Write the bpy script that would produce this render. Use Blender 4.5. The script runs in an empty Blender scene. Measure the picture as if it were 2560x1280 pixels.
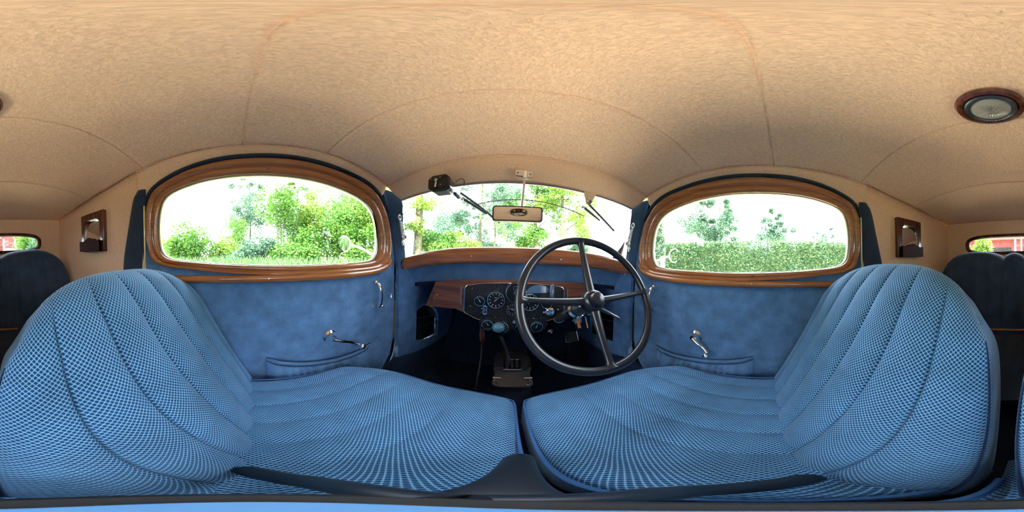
import bpy, bmesh, math, random
import numpy as np
from mathutils import Vector, Matrix
from mathutils.geometry import tessellate_polygon

SC = bpy.context.scene
COL = SC.collection
PI = math.pi

# ------------------------------------------------------------------ camera, sky, sun, exposure
YAW, ROLL = math.radians(1.0), math.radians(-1.6)
Rz = np.array([[math.cos(YAW), math.sin(YAW), 0], [-math.sin(YAW), math.cos(YAW), 0], [0, 0, 1]])
Ry = np.array([[math.cos(ROLL), 0, math.sin(ROLL)], [0, 1, 0], [-math.sin(ROLL), 0, math.cos(ROLL)]])
MM = Rz @ Ry
cd = bpy.data.cameras.new('camera')
cd.type = 'PANO'
cd.panorama_type = 'EQUIRECTANGULAR'
cd.clip_start = 0.005
cd.clip_end = 400
cam = bpy.data.objects.new('camera', cd)
COL.objects.link(cam)
m4 = Matrix.Identity(4)
for i in range(3):
    m4[i][0] = MM[i][0]; m4[i][1] = MM[i][2]; m4[i][2] = -MM[i][1]
cam.matrix_world = m4
SC.camera = cam

world = bpy.data.worlds.new('sky'); SC.world = world
world.use_nodes = True
wn = world.node_tree.nodes
wn['Background'].inputs[0].default_value = (0.80, 0.90, 1.0, 1)
wn['Background'].inputs[1].default_value = 6.0

sd = bpy.data.lights.new('sun', 'SUN'); sd.energy = 29.0; sd.angle = math.radians(2); sd.color = (1.0, 0.93, 0.80)
sun = bpy.data.objects.new('sun', sd); COL.objects.link(sun)
sun.rotation_euler = Vector((0.06, 0.85, -1.0)).to_track_quat('-Z', 'Y').to_euler()

SC.view_settings.view_transform = 'Standard'
SC.view_settings.look = 'None'
SC.view_settings.gamma = 1.0
SC.view_settings.exposure = 1.15
SC.view_settings.use_curve_mapping = False
SC.cycles.max_bounces = 12
SC.cycles.diffuse_bounces = 8
SC.cycles.transparent_max_bounces = 16
SC.cycles.use_denoising = True

# ------------------------------------------------------------------ materials
def new_mat(name):
    m = bpy.data.materials.new(name); m.use_nodes = True
    n = m.node_tree.nodes; n.clear()
    out = n.new('ShaderNodeOutputMaterial')
    b = n.new('ShaderNodeBsdfPrincipled')
    m.node_tree.links.new(b.outputs[0], out.inputs[0])
    return m, n, m.node_tree.links, b, out

def rgba(c): return (c[0], c[1], c[2], 1)

def plain(name, col, rough=.5, metal=0, coat=0, spec=.5, noise=None, bump=None):
    m, n, l, b, o = new_mat(name)
    b.inputs['Base Color'].default_value = rgba(col)
    b.inputs['Roughness'].default_value = rough
    b.inputs['Metallic'].default_value = metal
    b.inputs['Coat Weight'].default_value = coat
    b.inputs['Specular IOR Level'].default_value = spec
    tc = n.new('ShaderNodeTexCoord')
    if noise:
        sc, amt = noise
        nz = n.new('ShaderNodeTexNoise'); nz.inputs['Scale'].default_value = sc; nz.inputs['Detail'].default_value = 4
        l.new(tc.outputs['Object'], nz.inputs['Vector'])
        mx = n.new('ShaderNodeMix'); mx.data_type = 'RGBA'
        mx.inputs[6].default_value = rgba([c * (1 - amt) for c in col]); mx.inputs[7].default_value = rgba([min(1, c * (1 + amt)) for c in col])
        l.new(nz.outputs[0], mx.inputs[0]); l.new(mx.outputs[2], b.inputs['Base Color'])
    if bump:
        sc, st, ds = bump
        nz = n.new('ShaderNodeTexNoise'); nz.inputs['Scale'].default_value = sc; nz.inputs['Detail'].default_value = 3
        l.new(tc.outputs['Object'], nz.inputs['Vector'])
        bp = n.new('ShaderNodeBump'); bp.inputs['Strength'].default_value = st; bp.inputs['Distance'].default_value = ds
        l.new(nz.outputs[0], bp.inputs['Height']); l.new(bp.outputs[0], b.inputs['Normal'])
    return m

def math_node(n, l, op, a, b=None, clamp=False):
    k = n.new('ShaderNodeMath'); k.operation = op; k.use_clamp = clamp
    for i, v in enumerate((a, b)):
        if v is None: continue
        if isinstance(v, (int, float)): k.inputs[i].default_value = v
        else: l.new(v, k.inputs[i])
    return k.outputs[0]

def weave(name, dark, light, pu=.0068, pv=.0078, th=.30, patch=.25, bumpd=.0008, strength=.6):
    """bedford-cord style cloth: diagonal net of pale threads over dark cells, UV in metres"""
    m, n, l, b, o = new_mat(name)
    uv = n.new('ShaderNodeUVMap'); sep = n.new('ShaderNodeSeparateXYZ'); l.new(uv.outputs[0], sep.inputs[0])
    nz0 = n.new('ShaderNodeTexNoise'); nz0.inputs['Scale'].default_value = 9; nz0.inputs['Detail'].default_value = 2
    l.new(uv.outputs[0], nz0.inputs['Vector'])
    wob = math_node(n, l, 'MULTIPLY', nz0.outputs[0], .01)
    U = math_node(n, l, 'ADD', sep.outputs[0], wob)
    a = math_node(n, l, 'DIVIDE', U, pu); c = math_node(n, l, 'DIVIDE', sep.outputs[1], pv)
    def tri(x):
        f = math_node(n, l, 'FRACT', x); f = math_node(n, l, 'SUBTRACT', f, .5); f = math_node(n, l, 'ABSOLUTE', f)
        return math_node(n, l, 'MULTIPLY', f, 2)
    t1 = tri(math_node(n, l, 'ADD', a, c)); t2 = tri(math_node(n, l, 'SUBTRACT', a, c))
    mx = math_node(n, l, 'MAXIMUM', t1, t2)
    mr = n.new('ShaderNodeMapRange'); mr.interpolation_type = 'SMOOTHSTEP'
    mr.inputs[1].default_value = 1 - th - .30; mr.inputs[2].default_value = 1 - th + .24
    # threads bulge where they cross and thin out between: rounded cells
    mn = math_node(n, l, 'MINIMUM', t1, t2)
    mxs = math_node(n, l, 'ADD', mx, math_node(n, l, 'MULTIPLY', mn, .16)); mxs = math_node(n, l, 'SUBTRACT', mxs, .08)
    l.new(mxs, mr.inputs[0])
    fz = n.new('ShaderNodeTexNoise'); fz.inputs['Scale'].default_value = 620; fz.inputs['Detail'].default_value = 2
    l.new(uv.outputs[0], fz.inputs['Vector'])
    fib = math_node(n, l, 'ADD', math_node(n, l, 'MULTIPLY', fz.outputs[0], 1.1), .42)
    yarn = math_node(n, l, 'MULTIPLY', mr.outputs[0], fib, True)
    nz = n.new('ShaderNodeTexNoise'); nz.inputs['Scale'].default_value = 14; nz.inputs['Detail'].default_value = 5; nz.inputs['Roughness'].default_value = .6
    l.new(uv.outputs[0], nz.inputs['Vector'])
    col = n.new('ShaderNodeMix'); col.data_type = 'RGBA'
    col.inputs[6].default_value = rgba(dark); col.inputs[7].default_value = rgba(light)
    l.new(yarn, col.inputs[0])
    pm = n.new('ShaderNodeMix'); pm.data_type = 'RGBA'; pm.blend_type = 'MULTIPLY'; pm.inputs[0].default_value = 1
    l.new(col.outputs[2], pm.inputs[6])
    rr = n.new('ShaderNodeMapRange'); rr.inputs[1].default_value = .3; rr.inputs[2].default_value = .7; rr.inputs[3].default_value = 1 - patch; rr.inputs[4].default_value = 1 + patch * .6
    l.new(nz.outputs[0], rr.inputs[0]); cc = n.new('ShaderNodeCombineXYZ')
    for i in range(3): l.new(rr.outputs[0], cc.inputs[i])
    l.new(cc.outputs[0], pm.inputs[7]); l.new(pm.outputs[2], b.inputs['Base Color'])
    b.inputs['Roughness'].default_value = .85
    b.inputs['Specular IOR Level'].default_value = .25
    b.inputs['Sheen Weight'].default_value = .35; b.inputs['Sheen Roughness'].default_value = .4
    b.inputs['Sheen Tint'].default_value = (.55, .75, 1, 1)
    bp = n.new('ShaderNodeBump'); bp.inputs['Strength'].default_value = strength; bp.inputs['Distance'].default_value = bumpd
    l.new(mx, bp.inputs['Height']); l.new(bp.outputs[0], b.inputs['Normal'])
    return m

def wood(name, c1, c2, rough=.22, scale=(3, 60, 60)):
    m, n, l, b, o = new_mat(name)
    tc = n.new('ShaderNodeTexCoord'); mp = n.new('ShaderNodeMapping'); mp.inputs['Scale'].default_value = scale
    l.new(tc.outputs['Object'], mp.inputs[0])
    nz = n.new('ShaderNodeTexNoise'); nz.inputs['Scale'].default_value = 1; nz.inputs['Detail'].default_value = 6; nz.inputs['Distortion'].default_value = .6
    l.new(mp.outputs[0], nz.inputs['Vector'])
    mx = n.new('ShaderNodeMix'); mx.data_type = 'RGBA'; mx.inputs[6].default_value = rgba(c1); mx.inputs[7].default_value = rgba(c2)
    mr = n.new('ShaderNodeMapRange'); mr.inputs[1].default_value = .35; mr.inputs[2].default_value = .65; l.new(nz.outputs[0], mr.inputs[0])
    l.new(mr.outputs[0], mx.inputs[0]); l.new(mx.outputs[2], b.inputs['Base Color'])
    b.inputs['Roughness'].default_value = rough; b.inputs['Coat Weight'].default_value = .7; b.inputs['Coat Roughness'].default_value = .08
    return m

def headcloth(name, col, lo=.74, hi=1.16):
    m, n, l, b, o = new_mat(name)
    tc = n.new('ShaderNodeTexCoord')
    mp = n.new('ShaderNodeMapping'); mp.inputs['Scale'].default_value = (1, .55, 1); l.new(tc.outputs['Object'], mp.inputs[0])
    nz = n.new('ShaderNodeTexNoise'); nz.inputs['Scale'].default_value = 190; nz.inputs['Detail'].default_value = 4; nz.inputs['Distortion'].default_value = .8
    l.new(mp.outputs[0], nz.inputs['Vector'])
    n2 = n.new('ShaderNodeTexNoise'); n2.inputs['Scale'].default_value = 4; n2.inputs['Detail'].default_value = 3
    l.new(tc.outputs['Object'], n2.inputs['Vector'])
    mx = n.new('ShaderNodeMix'); mx.data_type = 'RGBA'; mx.inputs[6].default_value = rgba([c * lo for c in col]); mx.inputs[7].default_value = rgba([min(1, c * hi) for c in col])
    mr = n.new('ShaderNodeMapRange'); mr.inputs[1].default_value = .35; mr.inputs[2].default_value = .65; l.new(nz.outputs[0], mr.inputs[0])
    ad = math_node(n, l, 'MULTIPLY', mr.outputs[0], .7); ad = math_node(n, l, 'ADD', ad, math_node(n, l, 'MULTIPLY', n2.outputs[0], .3))
    l.new(ad, mx.inputs[0]); l.new(mx.outputs[2], b.inputs['Base Color'])
    b.inputs['Roughness'].default_value = .95; b.inputs['Specular IOR Level'].default_value = .15
    b.inputs['Sheen Weight'].default_value = .15
    bp = n.new('ShaderNodeBump'); bp.inputs['Strength'].default_value = .8; bp.inputs['Distance'].default_value = .002
    l.new(nz.outputs[0], bp.inputs['Height']); l.new(bp.outputs[0], b.inputs['Normal'])
    return m

def pane(name, tint=(1, 1, 1), refl=1.0):
    m, n, l, b, o = new_mat(name)
    n.remove(b)
    tr = n.new('ShaderNodeBsdfTransparent'); tr.inputs[0].default_value = rgba(tint)
    gl = n.new('ShaderNodeBsdfGlossy'); gl.inputs['Roughness'].default_value = .02
    fr = n.new('ShaderNodeFresnel'); fr.inputs[0].default_value = 1.45
    mx = n.new('ShaderNodeMixShader'); l.new(math_node(n, l, 'MULTIPLY', fr.outputs[0], refl), mx.inputs[0])
    l.new(tr.outputs[0], mx.inputs[1]); l.new(gl.outputs[0], mx.inputs[2]); l.new(mx.outputs[0], o.inputs[0])
    return m

def leafmat(name, c1, c2):
    m, n, l, b, o = new_mat(name)
    g = n.new('ShaderNodeNewGeometry')
    mx = n.new('ShaderNodeMix'); mx.data_type = 'RGBA'; mx.inputs[6].default_value = rgba(c1); mx.inputs[7].default_value = rgba(c2)
    l.new(g.outputs['Random Per Island'], mx.inputs[0]); l.new(mx.outputs[2], b.inputs['Base Color'])
    b.inputs['Roughness'].default_value = .6; b.inputs['Specular IOR Level'].default_value = .3
    tl = n.new('ShaderNodeBsdfTranslucent'); l.new(mx.outputs[2], tl.inputs[0])
    ms = n.new('ShaderNodeMixShader'); ms.inputs[0].default_value = .35
    l.new(b.outputs[0], ms.inputs[1]); l.new(tl.outputs[0], ms.inputs[2]); l.new(ms.outputs[0], o.inputs[0])
    return m

M = {}
M['head'] = headcloth('beige headcloth', (.93, .605, .42), .80, 1.12)
M['head2'] = headcloth('beige side cloth', (.90, .60, .405), .88, 1.08)
M['seat'] = weave('blue seat cloth', (.004, .058, .19), (.24, .50, .76), th=.22, patch=.18)
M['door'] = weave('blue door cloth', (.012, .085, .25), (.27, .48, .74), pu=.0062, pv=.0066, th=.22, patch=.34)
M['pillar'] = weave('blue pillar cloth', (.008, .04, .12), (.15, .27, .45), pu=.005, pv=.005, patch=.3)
M['rear'] = weave('navy rear seat cloth', (.010, .025, .065), (.07, .11, .20), pu=.006, pv=.007, patch=.35)  # same cloth as the front seats, shade at the back put into the colour
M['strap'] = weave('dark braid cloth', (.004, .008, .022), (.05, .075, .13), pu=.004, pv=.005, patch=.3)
M['kick'] = weave('blue kick cloth', (.018, .085, .25), (.19, .36, .62), pu=.006, pv=.005, th=.25, patch=.35)
M['pip'] = plain('blue piping', (.03, .12, .32), .8, bump=(500, .4, .0008))
M['pipdark'] = plain('dark stitching', (.01, .03, .09), .9)
M['wood'] = wood('varnished walnut', (.26, .075, .028), (.44, .155, .062), scale=(5, 90, 90))
M['wooddash'] = wood('varnished dashboard walnut', (.10, .028, .012), (.27, .085, .035), rough=.3)
M['woodrail'] = wood('golden walnut', (.32, .105, .035), (.46, .175, .06), scale=(60, 5, 90))
M['mahog'] = wood('dark mahogany', (.045, .008, .004), (.13, .028, .012), scale=(50, 50, 4))
M['traywood'] = plain('dull dark mahogany', (.035, .010, .010), .6, spec=.15)
M['nickel'] = plain('dull nickel', (.72, .74, .76), .42, .6)
M['chrome'] = plain('chrome', (.80, .82, .85), .10, 1)
M['chromer'] = plain('worn chrome', (.62, .64, .68), .25, 1)
M['blackleather'] = plain('black grained leathercloth', (.010, .011, .014), .45, bump=(110, 1.0, .006))
M['black'] = plain('black enamel', (.008, .008, .010), .18, coat=.5)
M['wheel'] = plain('black bakelite', (.013, .015, .024), .30, spec=.6)
M['steel'] = plain('dark steel', (.10, .11, .13), .35, .8)
M['alu'] = plain('cast aluminium', (.20, .21, .235), .40, 1, bump=(90, .3, .001))
M['carpet'] = plain('navy carpet', (.010, .022, .062), .97, noise=(12, .5), bump=(400, .7, .002))
M['rubber'] = plain('black rubber', (.012, .012, .014), .7)
M['dial'] = plain('black dial face', (.012, .013, .016), .5)
M['mark'] = plain('ivory dial markings', (.75, .78, .80), .5)
M['knobblue'] = plain('blue grey ball knob', (.10, .25, .36), .18, coat=.6)
M['cream'] = plain('cream coach paint', (.72, .62, .30), .28, coat=.6)
M['mirror'] = plain('mirror silver', (.88, .88, .88), .015, 1)
M['glass'] = pane('clear window glass')
M['gaugeglass'] = pane('gauge glass', refl=.6)
M['lens'] = plain('frosted cut glass', (.36, .34, .31), .18, spec=.7, bump=(60, .3, .004))
M['black_soft'] = plain('black soft grip', (.010, .014, .024), .38, spec=.5)
M['bluecap'] = plain('blue cap', (.10, .28, .58), .6)
M['bark'] = plain('grey green bark', (.045, .05, .022), .9, noise=(7, .6), bump=(20, 1, .03))
M['barkpale'] = plain('pale bark', (.055, .06, .045), .9, noise=(6, .5), bump=(20, 1, .02))
M['leafA'] = leafmat('bright green leaves', (0.0279, 0.1197, 0.0160), (0.1117, 0.2394, 0.0319))
M['leafB'] = leafmat('blue green leaves', (0.0319, 0.1037, 0.0559), (0.1037, 0.1915, 0.1197))
M['leafC'] = leafmat('yellow green leaves', (0.0638, 0.1596, 0.0160), (0.1756, 0.2713, 0.0399))
M['leafD'] = leafmat('hedge leaves', (.012, .07, .035), (.17, .27, .12))
M['grass'] = leafmat('tall grass blades', (0.0399, 0.1277, 0.0319), (0.1596, 0.2394, 0.1117))
M['ground'] = plain('gravel and turf', (.72, .62, .47), .95, noise=(.7, .6), bump=(12, .6, .03))
M['redbrick'] = plain('red painted boards', (.16, .03, .03), .8, noise=(5, .4))
M['redroof'] = plain('pink red tiles', (.24, .08, .06), .85, noise=(3, .3))
M['white'] = plain('white paint', (.80, .80, .78), .6)
M['darkvoid'] = plain('dark opening', (.01, .01, .012), .9)
M['winglass'] = plain('grey shed glazing', (.16, .20, .24), .1, spec=.8)

# ------------------------------------------------------------------ mesh helpers
def catmull(pts, n, closed=False):
    P = [np.array(p, float) for p in pts]; N = len(P); out = []
    segs = N if closed else N - 1
    for i in range(segs):
        if closed: p0, p1, p2, p3 = P[(i - 1) % N], P[i], P[(i + 1) % N], P[(i + 2) % N]
        else: p0, p1, p2, p3 = P[max(i - 1, 0)], P[i], P[i + 1], P[min(i + 2, N - 1)]
        for k in range(n):
            t = k / n
            out.append(.5 * ((2 * p1) + (-p0 + p2) * t + (2 * p0 - 5 * p1 + 4 * p2 - p3) * t * t + (-p0 + 3 * p1 - 3 * p2 + p3) * t ** 3))
    if not closed: out.append(P[-1])
    return out

def resample(pts, n, closed=True):
    P = [np.array(p, float) for p in pts]
    if closed: P = P + [P[0]]
    d = [0]
    for a, b in zip(P, P[1:]): d.append(d[-1] + np.linalg.norm(b - a))
    out = []
    for k in range(n):
        t = d[-1] * (k / n if closed else k / (n - 1)); j = 0
        j = min(max(np.searchsorted(d, t) - 1, 0), len(P) - 2)
        f = (t - d[j]) / max(d[j + 1] - d[j], 1e-9)
        out.append(P[j] * (1 - f) + P[j + 1] * f)
    return out

class MB:
    def __init__(s): s.v = []; s.f = []; s.m = []; s.uv = []
    def add(s, v, f, mat=0, uv=None):
        o = len(s.v); s.v += [tuple(map(float, p)) for p in v]
        s.uv += [tuple(q) for q in uv] if uv is not None else [(p[0] * .7 + p[1] * .7, p[2]) for p in v]
        s.f += [tuple(i + o for i in q) for q in f]; s.m += [mat] * len(f)
        return s
    def grid(s, fn, nu, nv, mat=0, closeu=False, uvfn=None):
        v = []; uv = []
        for j in range(nv + 1):
            for i in range(nu + (0 if closeu else 1)):
                a, b = i / nu, j / nv; p = fn(a, b); v.append(p)
                uv.append(uvfn(a, b) if uvfn else (p[0], p[1]))
        w = nu if closeu else nu + 1; f = []
        for j in range(nv):
            for i in range(nu):
                i2 = (i + 1) % w if closeu else i + 1
                f.append((j * w + i, j * w + i2, (j + 1) * w + i2, (j + 1) * w + i))
        return s.add(v, f, mat, uv)
    def tube(s, path, r, n=10, closed=False, mat=0, flat=None):
        P = [Vector(p) for p in path]; N = len(P)
        R = r if isinstance(r, (list, tuple)) else [r] * N
        T = []
        for i in range(N):
            a = P[(i - 1) % N] if closed or i > 0 else P[i]; b = P[(i + 1) % N] if closed or i < N - 1 else P[i]
            T.append((b - a).normalized())
        up = Vector((0, 0, 1)) if abs(T[0].z) < .9 else Vector((0, 1, 0))
        X = T[0].cross(up).normalized(); v = []; uv = []; L = 0
        for i in range(N):
            if i: X = (X - T[i] * X.dot(T[i])).normalized(); L += (P[i] - P[i - 1]).length
            Y = T[i].cross(X)
            for k in range(n):
                a = 2 * PI * k / n
                fx, fy = (1, 1) if not flat else flat
                v.append(P[i] + X * math.cos(a) * R[i] * fx + Y * math.sin(a) * R[i] * fy); uv.append((a * R[i], L))
        f = []
        for i in range(N if closed else N - 1):
            j = (i + 1) % N
            for k in range(n): f.append((i * n + k, i * n + (k + 1) % n, j * n + (k + 1) % n, j * n + k))
        if not closed: f.append(tuple(range(n - 1, -1, -1))); f.append(tuple((N - 1) * n + k for k in range(n)))
        return s.add(v, f, mat, uv)
    def lathe(s, prof, o, axis, n=32, mat=0):
        ax = Vector(axis).normalized(); up = Vector((0, 0, 1)) if abs(ax.z) < .9 else Vector((0, 1, 0))
        X = ax.cross(up).normalized(); Y = ax.cross(X); o = Vector(o); v = []; f = []
        for r, h in prof:
            for k in range(n):
                a = 2 * PI * k / n; v.append(o + ax * h + (X * math.cos(a) + Y * math.sin(a)) * max(r, 1e-5))
        for i in range(len(prof) - 1):
            for k in range(n): f.append((i * n + k, i * n + (k + 1) % n, (i + 1) * n + (k + 1) % n, (i + 1) * n + k))
        return s.add(v, f, mat)
    def ball(s, o, r, mat=0, n=16, axes=None):
        r = (r, r, r) if isinstance(r, (int, float)) else r; v = []; f = []
        A = axes or (Vector((1, 0, 0)), Vector((0, 1, 0)), Vector((0, 0, 1)))
        for j in range(n // 2 + 1):
            t = PI * j / (n // 2)
            for k in range(n):
                a = 2 * PI * k / n
                v.append(Vector(o) + A[0] * r[0] * max(math.sin(t), 1e-4) * math.cos(a) + A[1] * r[1] * max(math.sin(t), 1e-4) * math.sin(a) + A[2] * r[2] * math.cos(t))
        for j in range(n // 2):
            for k in range(n): f.append((j * n + k, j * n + (k + 1) % n, (j + 1) * n + (k + 1) % n, (j + 1) * n + k))
        return s.add(v, f, mat)
    def box(s, c, h, mat=0, R=None):
        R = R or Matrix.Identity(3); c = Vector(c)
        v = [c + R @ Vector((x * h[0], y * h[1], z * h[2])) for x in (-1, 1) for y in (-1, 1) for z in (-1, 1)]
        return s.add(v, [(0, 1, 3, 2), (4, 6, 7, 5), (0, 4, 5, 1), (2, 3, 7, 6), (0, 2, 6, 4), (1, 5, 7, 3)], mat)
    def plate(s, outer, fn, h0, h1, holes=(), mat=0):
        """polygon (2-D) with holes between two heights; fn(a,b,h) -> 3-D"""
        loops = [list(outer)] + [list(h) for h in holes]
        tri = tessellate_polygon([[Vector((p[0], p[1], 0)) for p in L] for L in loops])
        flatp = [p for L in loops for p in L]; n = len(flatp)
        v = [fn(p[0], p[1], h0) for p in flatp] + [fn(p[0], p[1], h1) for p in flatp]
        uv = [(p[0], p[1]) for p in flatp] * 2
        f = [tuple(t) for t in tri] + [tuple(i + n for i in reversed(t)) for t in tri]
        o = 0
        for L in loops:
            k = len(L)
            for i in range(k): f.append((o + i, o + (i + 1) % k, n + o + (i + 1) % k, n + o + i))
            o += k
        return s.add(v, f, mat, uv)
    def build(s, name, mats, parent=None, bevel=0, sharp=35, subd=0):
        mats = mats if isinstance(mats, (list, tuple)) else [mats]
        org = Vector((0, 0, 0))
        if parent is not None:
            q = parent
            while q is not None: org += q.location; q = q.parent
        else:
            vs = np.array(s.v); org = Vector(((vs[:, 0].min() + vs[:, 0].max()) / 2, (vs[:, 1].min() + vs[:, 1].max()) / 2, vs[:, 2].min()))
        me = bpy.data.meshes.new(name)
        me.from_pydata([(p[0] - org.x, p[1] - org.y, p[2] - org.z) for p in s.v], [], s.f)
        for mt in mats: me.materials.append(M[mt] if isinstance(mt, str) else mt)
        me.polygons.foreach_set('material_index', s.m)
        lay = me.uv_layers.new(name='UVMap'); idx = np.empty(len(me.loops), int); me.loops.foreach_get('vertex_index', idx)
        lay.data.foreach_set('uv', np.array(s.uv, float)[idx].ravel())
        bm = bmesh.new(); bm.from_mesh(me); bmesh.ops.recalc_face_normals(bm, faces=bm.faces); bm.to_mesh(me); bm.free()
        me.shade_smooth(); me.set_sharp_from_angle(angle=math.radians(sharp))
        o = bpy.data.objects.new(name, me); COL.objects.link(o)
        if parent is not None: o.parent = parent
        else: o.location = org
        if bevel:
            b = o.modifiers.new('bevel', 'BEVEL'); b.width = bevel; b.segments = 3; b.limit_method = 'ANGLE'; b.angle_limit = math.radians(40)
        if subd:
            b = o.modifiers.new('subd', 'SUBSURF'); b.levels = subd; b.render_levels = subd
        return o

def thing(name, label, cat, loc, group=None, kind=None):
    o = bpy.data.objects.new(name, None); COL.objects.link(o); o.location = loc; o.empty_display_size = .05
    if kind: o['kind'] = kind
    else:
        o['label'] = label; o['category'] = cat
        if group: o['group'] = group
    return o
def tag(o, label, cat, group=None):
    o['label'] = label; o['category'] = cat
    if group: o['group'] = group
    return o
def struct(o): o['kind'] = 'structure'; return o

def solid(o, th, out):
    n = Vector((0, 0, 0))
    for p in o.data.polygons: n += p.normal * p.area
    k = o.modifiers.new('thick', 'SOLIDIFY'); k.thickness = th; k.offset = 1 if n.dot(Vector(out)) > 0 else -1
CX = .044                                    # centre line of the car body
def sx(s, w): return CX + s * w
def interp(x, xs, ys): return float(np.interp(x, xs, ys))
def smooth_interp(xs, ys):
    C = catmull(list(zip(xs, ys)), 12); X = [p[0] for p in C]; Y = [p[1] for p in C]
    return lambda t: float(np.interp(t, X, Y))

# ------------------------------------------------------------------ ceiling
YS = [-1.24, -1.15, -.86, -.6, -.43, -.15, .05, .2, .33, .44, .56]
side_z = smooth_interp(YS, [.272, .283, .325, .355, .380, .398, .405, .403, .388, .366, .330])
crown = smooth_interp(YS, [-.004, .004, .055, .095, .10, .10, .10, .098, .092, .082, .068])
side_w = smooth_interp([-1.24, -1.0, -.7, -.44, .0, .56], [.525, .553, .57, .574, .574, .570])
def ceil(x, y):
    w = side_w(y); q = min(abs(x - CX) / w, 1)
    return side_z(y) + crown(y) * (1 - q ** 2.4)
def ceil_pt(a, b):
    y = .56 + (-1.24 - .56) * b; w = side_w(y); x = CX + (2 * a - 1) * w
    z = ceil(x, y)
    for ys in (.30, .015, -.42, -.80, -1.0):       # sewn cross seams of the headlining
        yy = ys - .05 * ((x - CX) / w) ** 2 if ys > 0 else ys
        z += .0055 * math.exp(-((y - yy) / .0035) ** 2)
        z -= .0035 * math.exp(-((y - yy) / .05) ** 2)
    return (x, y, z)
b = MB(); b.grid(ceil_pt, 80, 760, uvfn=lambda a, v: (a, v * 1.8))
ce = b.build('ceiling', 'head'); struct(ce)
solid(ce, .02, (0,0,1))
# outer roof skin, cream coachwork
b = MB()
def roof_pt(a, v):
    y = .66 + (-1.42 - .66) * v; t = min(max(y, -1.24), .56); w = side_w(t) + .06
    x = CX + (2 * a - 1) * w; q = abs(2 * a - 1)
    return (x, y, side_z(t) + .045 + (crown(t) + .02) * (1 - q ** 2.4) - .05 * max(0, (q - .93) / .07) - .25 * max(0, (y - .56)) - .35 * max(0, -1.24 - y))
b.grid(roof_pt, 40, 60); ro = b.build('roof_panel', 'cream'); struct(ro)
solid(ro, .01, (0,0,1))
# headlining centre seam loop as cord
# header panel above the windscreen
hx = np.linspace(-.570, .570, 41)
head_top = lambda u: .330 + .068 * (1 - abs(u) ** 2.4)
head_bot = smooth_interp([-1, -.8, -.5, -.2, .1, .5, .8, 1], [.262, .276, .290, .296, .296, .290, .278, .264])
b = MB()
def head_pt(a, v):
    u = 2 * a - 1; w = .570 - .045 * v
    zt, zb = head_top(u), head_bot(u)
    y = .56 + .045 * v - .014 * math.sin(PI * v); z = zt + (zb - zt) * v
    if v > .98: y += .02
    return (CX + u * w, y - .03 * abs(u) ** 3 * 0, z)
b.grid(head_pt, 60, 16); hd = b.build('trim_1', 'head2'); struct(hd)
solid(hd, .012, (0,1,0))
b = MB()
for u in [k / 40 - 1 for k in range(81)]: pass
b.tube([(CX + u * .570, .557, head_top(u) - .003) for u in np.linspace(-1, 1, 60)], .0035, 8)
struct(b.build('trim_2', 'head2'))
b = MB()
b.tube([(CX + u * .525, .612, head_bot(u) - .001) for u in np.linspace(-1, 1, 60)], .004, 8)
struct(b.build('trim_3', 'chromer'))

# ------------------------------------------------------------------ doors with windows
G = [(-.362, .17), (-.325, .235), (-.22, .268), (-.1, .283), (.05, .289), (.18, .287), (.32, .272), (.452, .236), (.522, .17), (.545, .06),
     (.532, -.015), (.48, -.042), (.27, -.05), (.05, -.050), (-.2, -.040), (-.335, -.020), (-.368, .05)]
O = [(-.425, .123), (-.395, .245), (-.30, .303), (-.155, .341), (.01, .356), (.176, .357), (.341, .338), (.485, .300), (.575, .206), (.622, .05),
     (.598, -.05), (.52, -.078), (.27, -.085), (.05, -.082), (-.22, -.066), (-.385, -.035)]
def radial(loop, n, cen=(.09, .12)):
    P = catmull(loop, 10, True); A = [math.atan2((p[1] - cen[1]) / .33, (p[0] - cen[0])) for p in P]
    order = np.argsort(A); A = np.array(A)[order]; Q = np.array(P)[order]
    A = np.concatenate([A - 2 * PI, A, A + 2 * PI]); Q = np.vstack([Q, Q, Q]); out = []
    for k in range(n):
        a = -PI + 2 * PI * k / n
        out.append((float(np.interp(a, A, Q[:, 0])), float(np.interp(a, A, Q[:, 1]))))
    return out
NR = 180
Gr, Or = radial(G, NR), radial(O, NR)
def offset_out(loop, d, cen=(.09, .12)):
    n = len(loop); out = []
    for i in range(n):
        a, c = np.array(loop[i - 1]), np.array(loop[(i + 1) % n]); t = (c - a) / np.linalg.norm(c - a); nn = np.array([t[1], -t[0]])
        p = np.array(loop[i])
        if nn.dot(p - np.array(cen)) < 0: nn = -nn
        out.append(tuple(p + nn * d))
    return out

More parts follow.
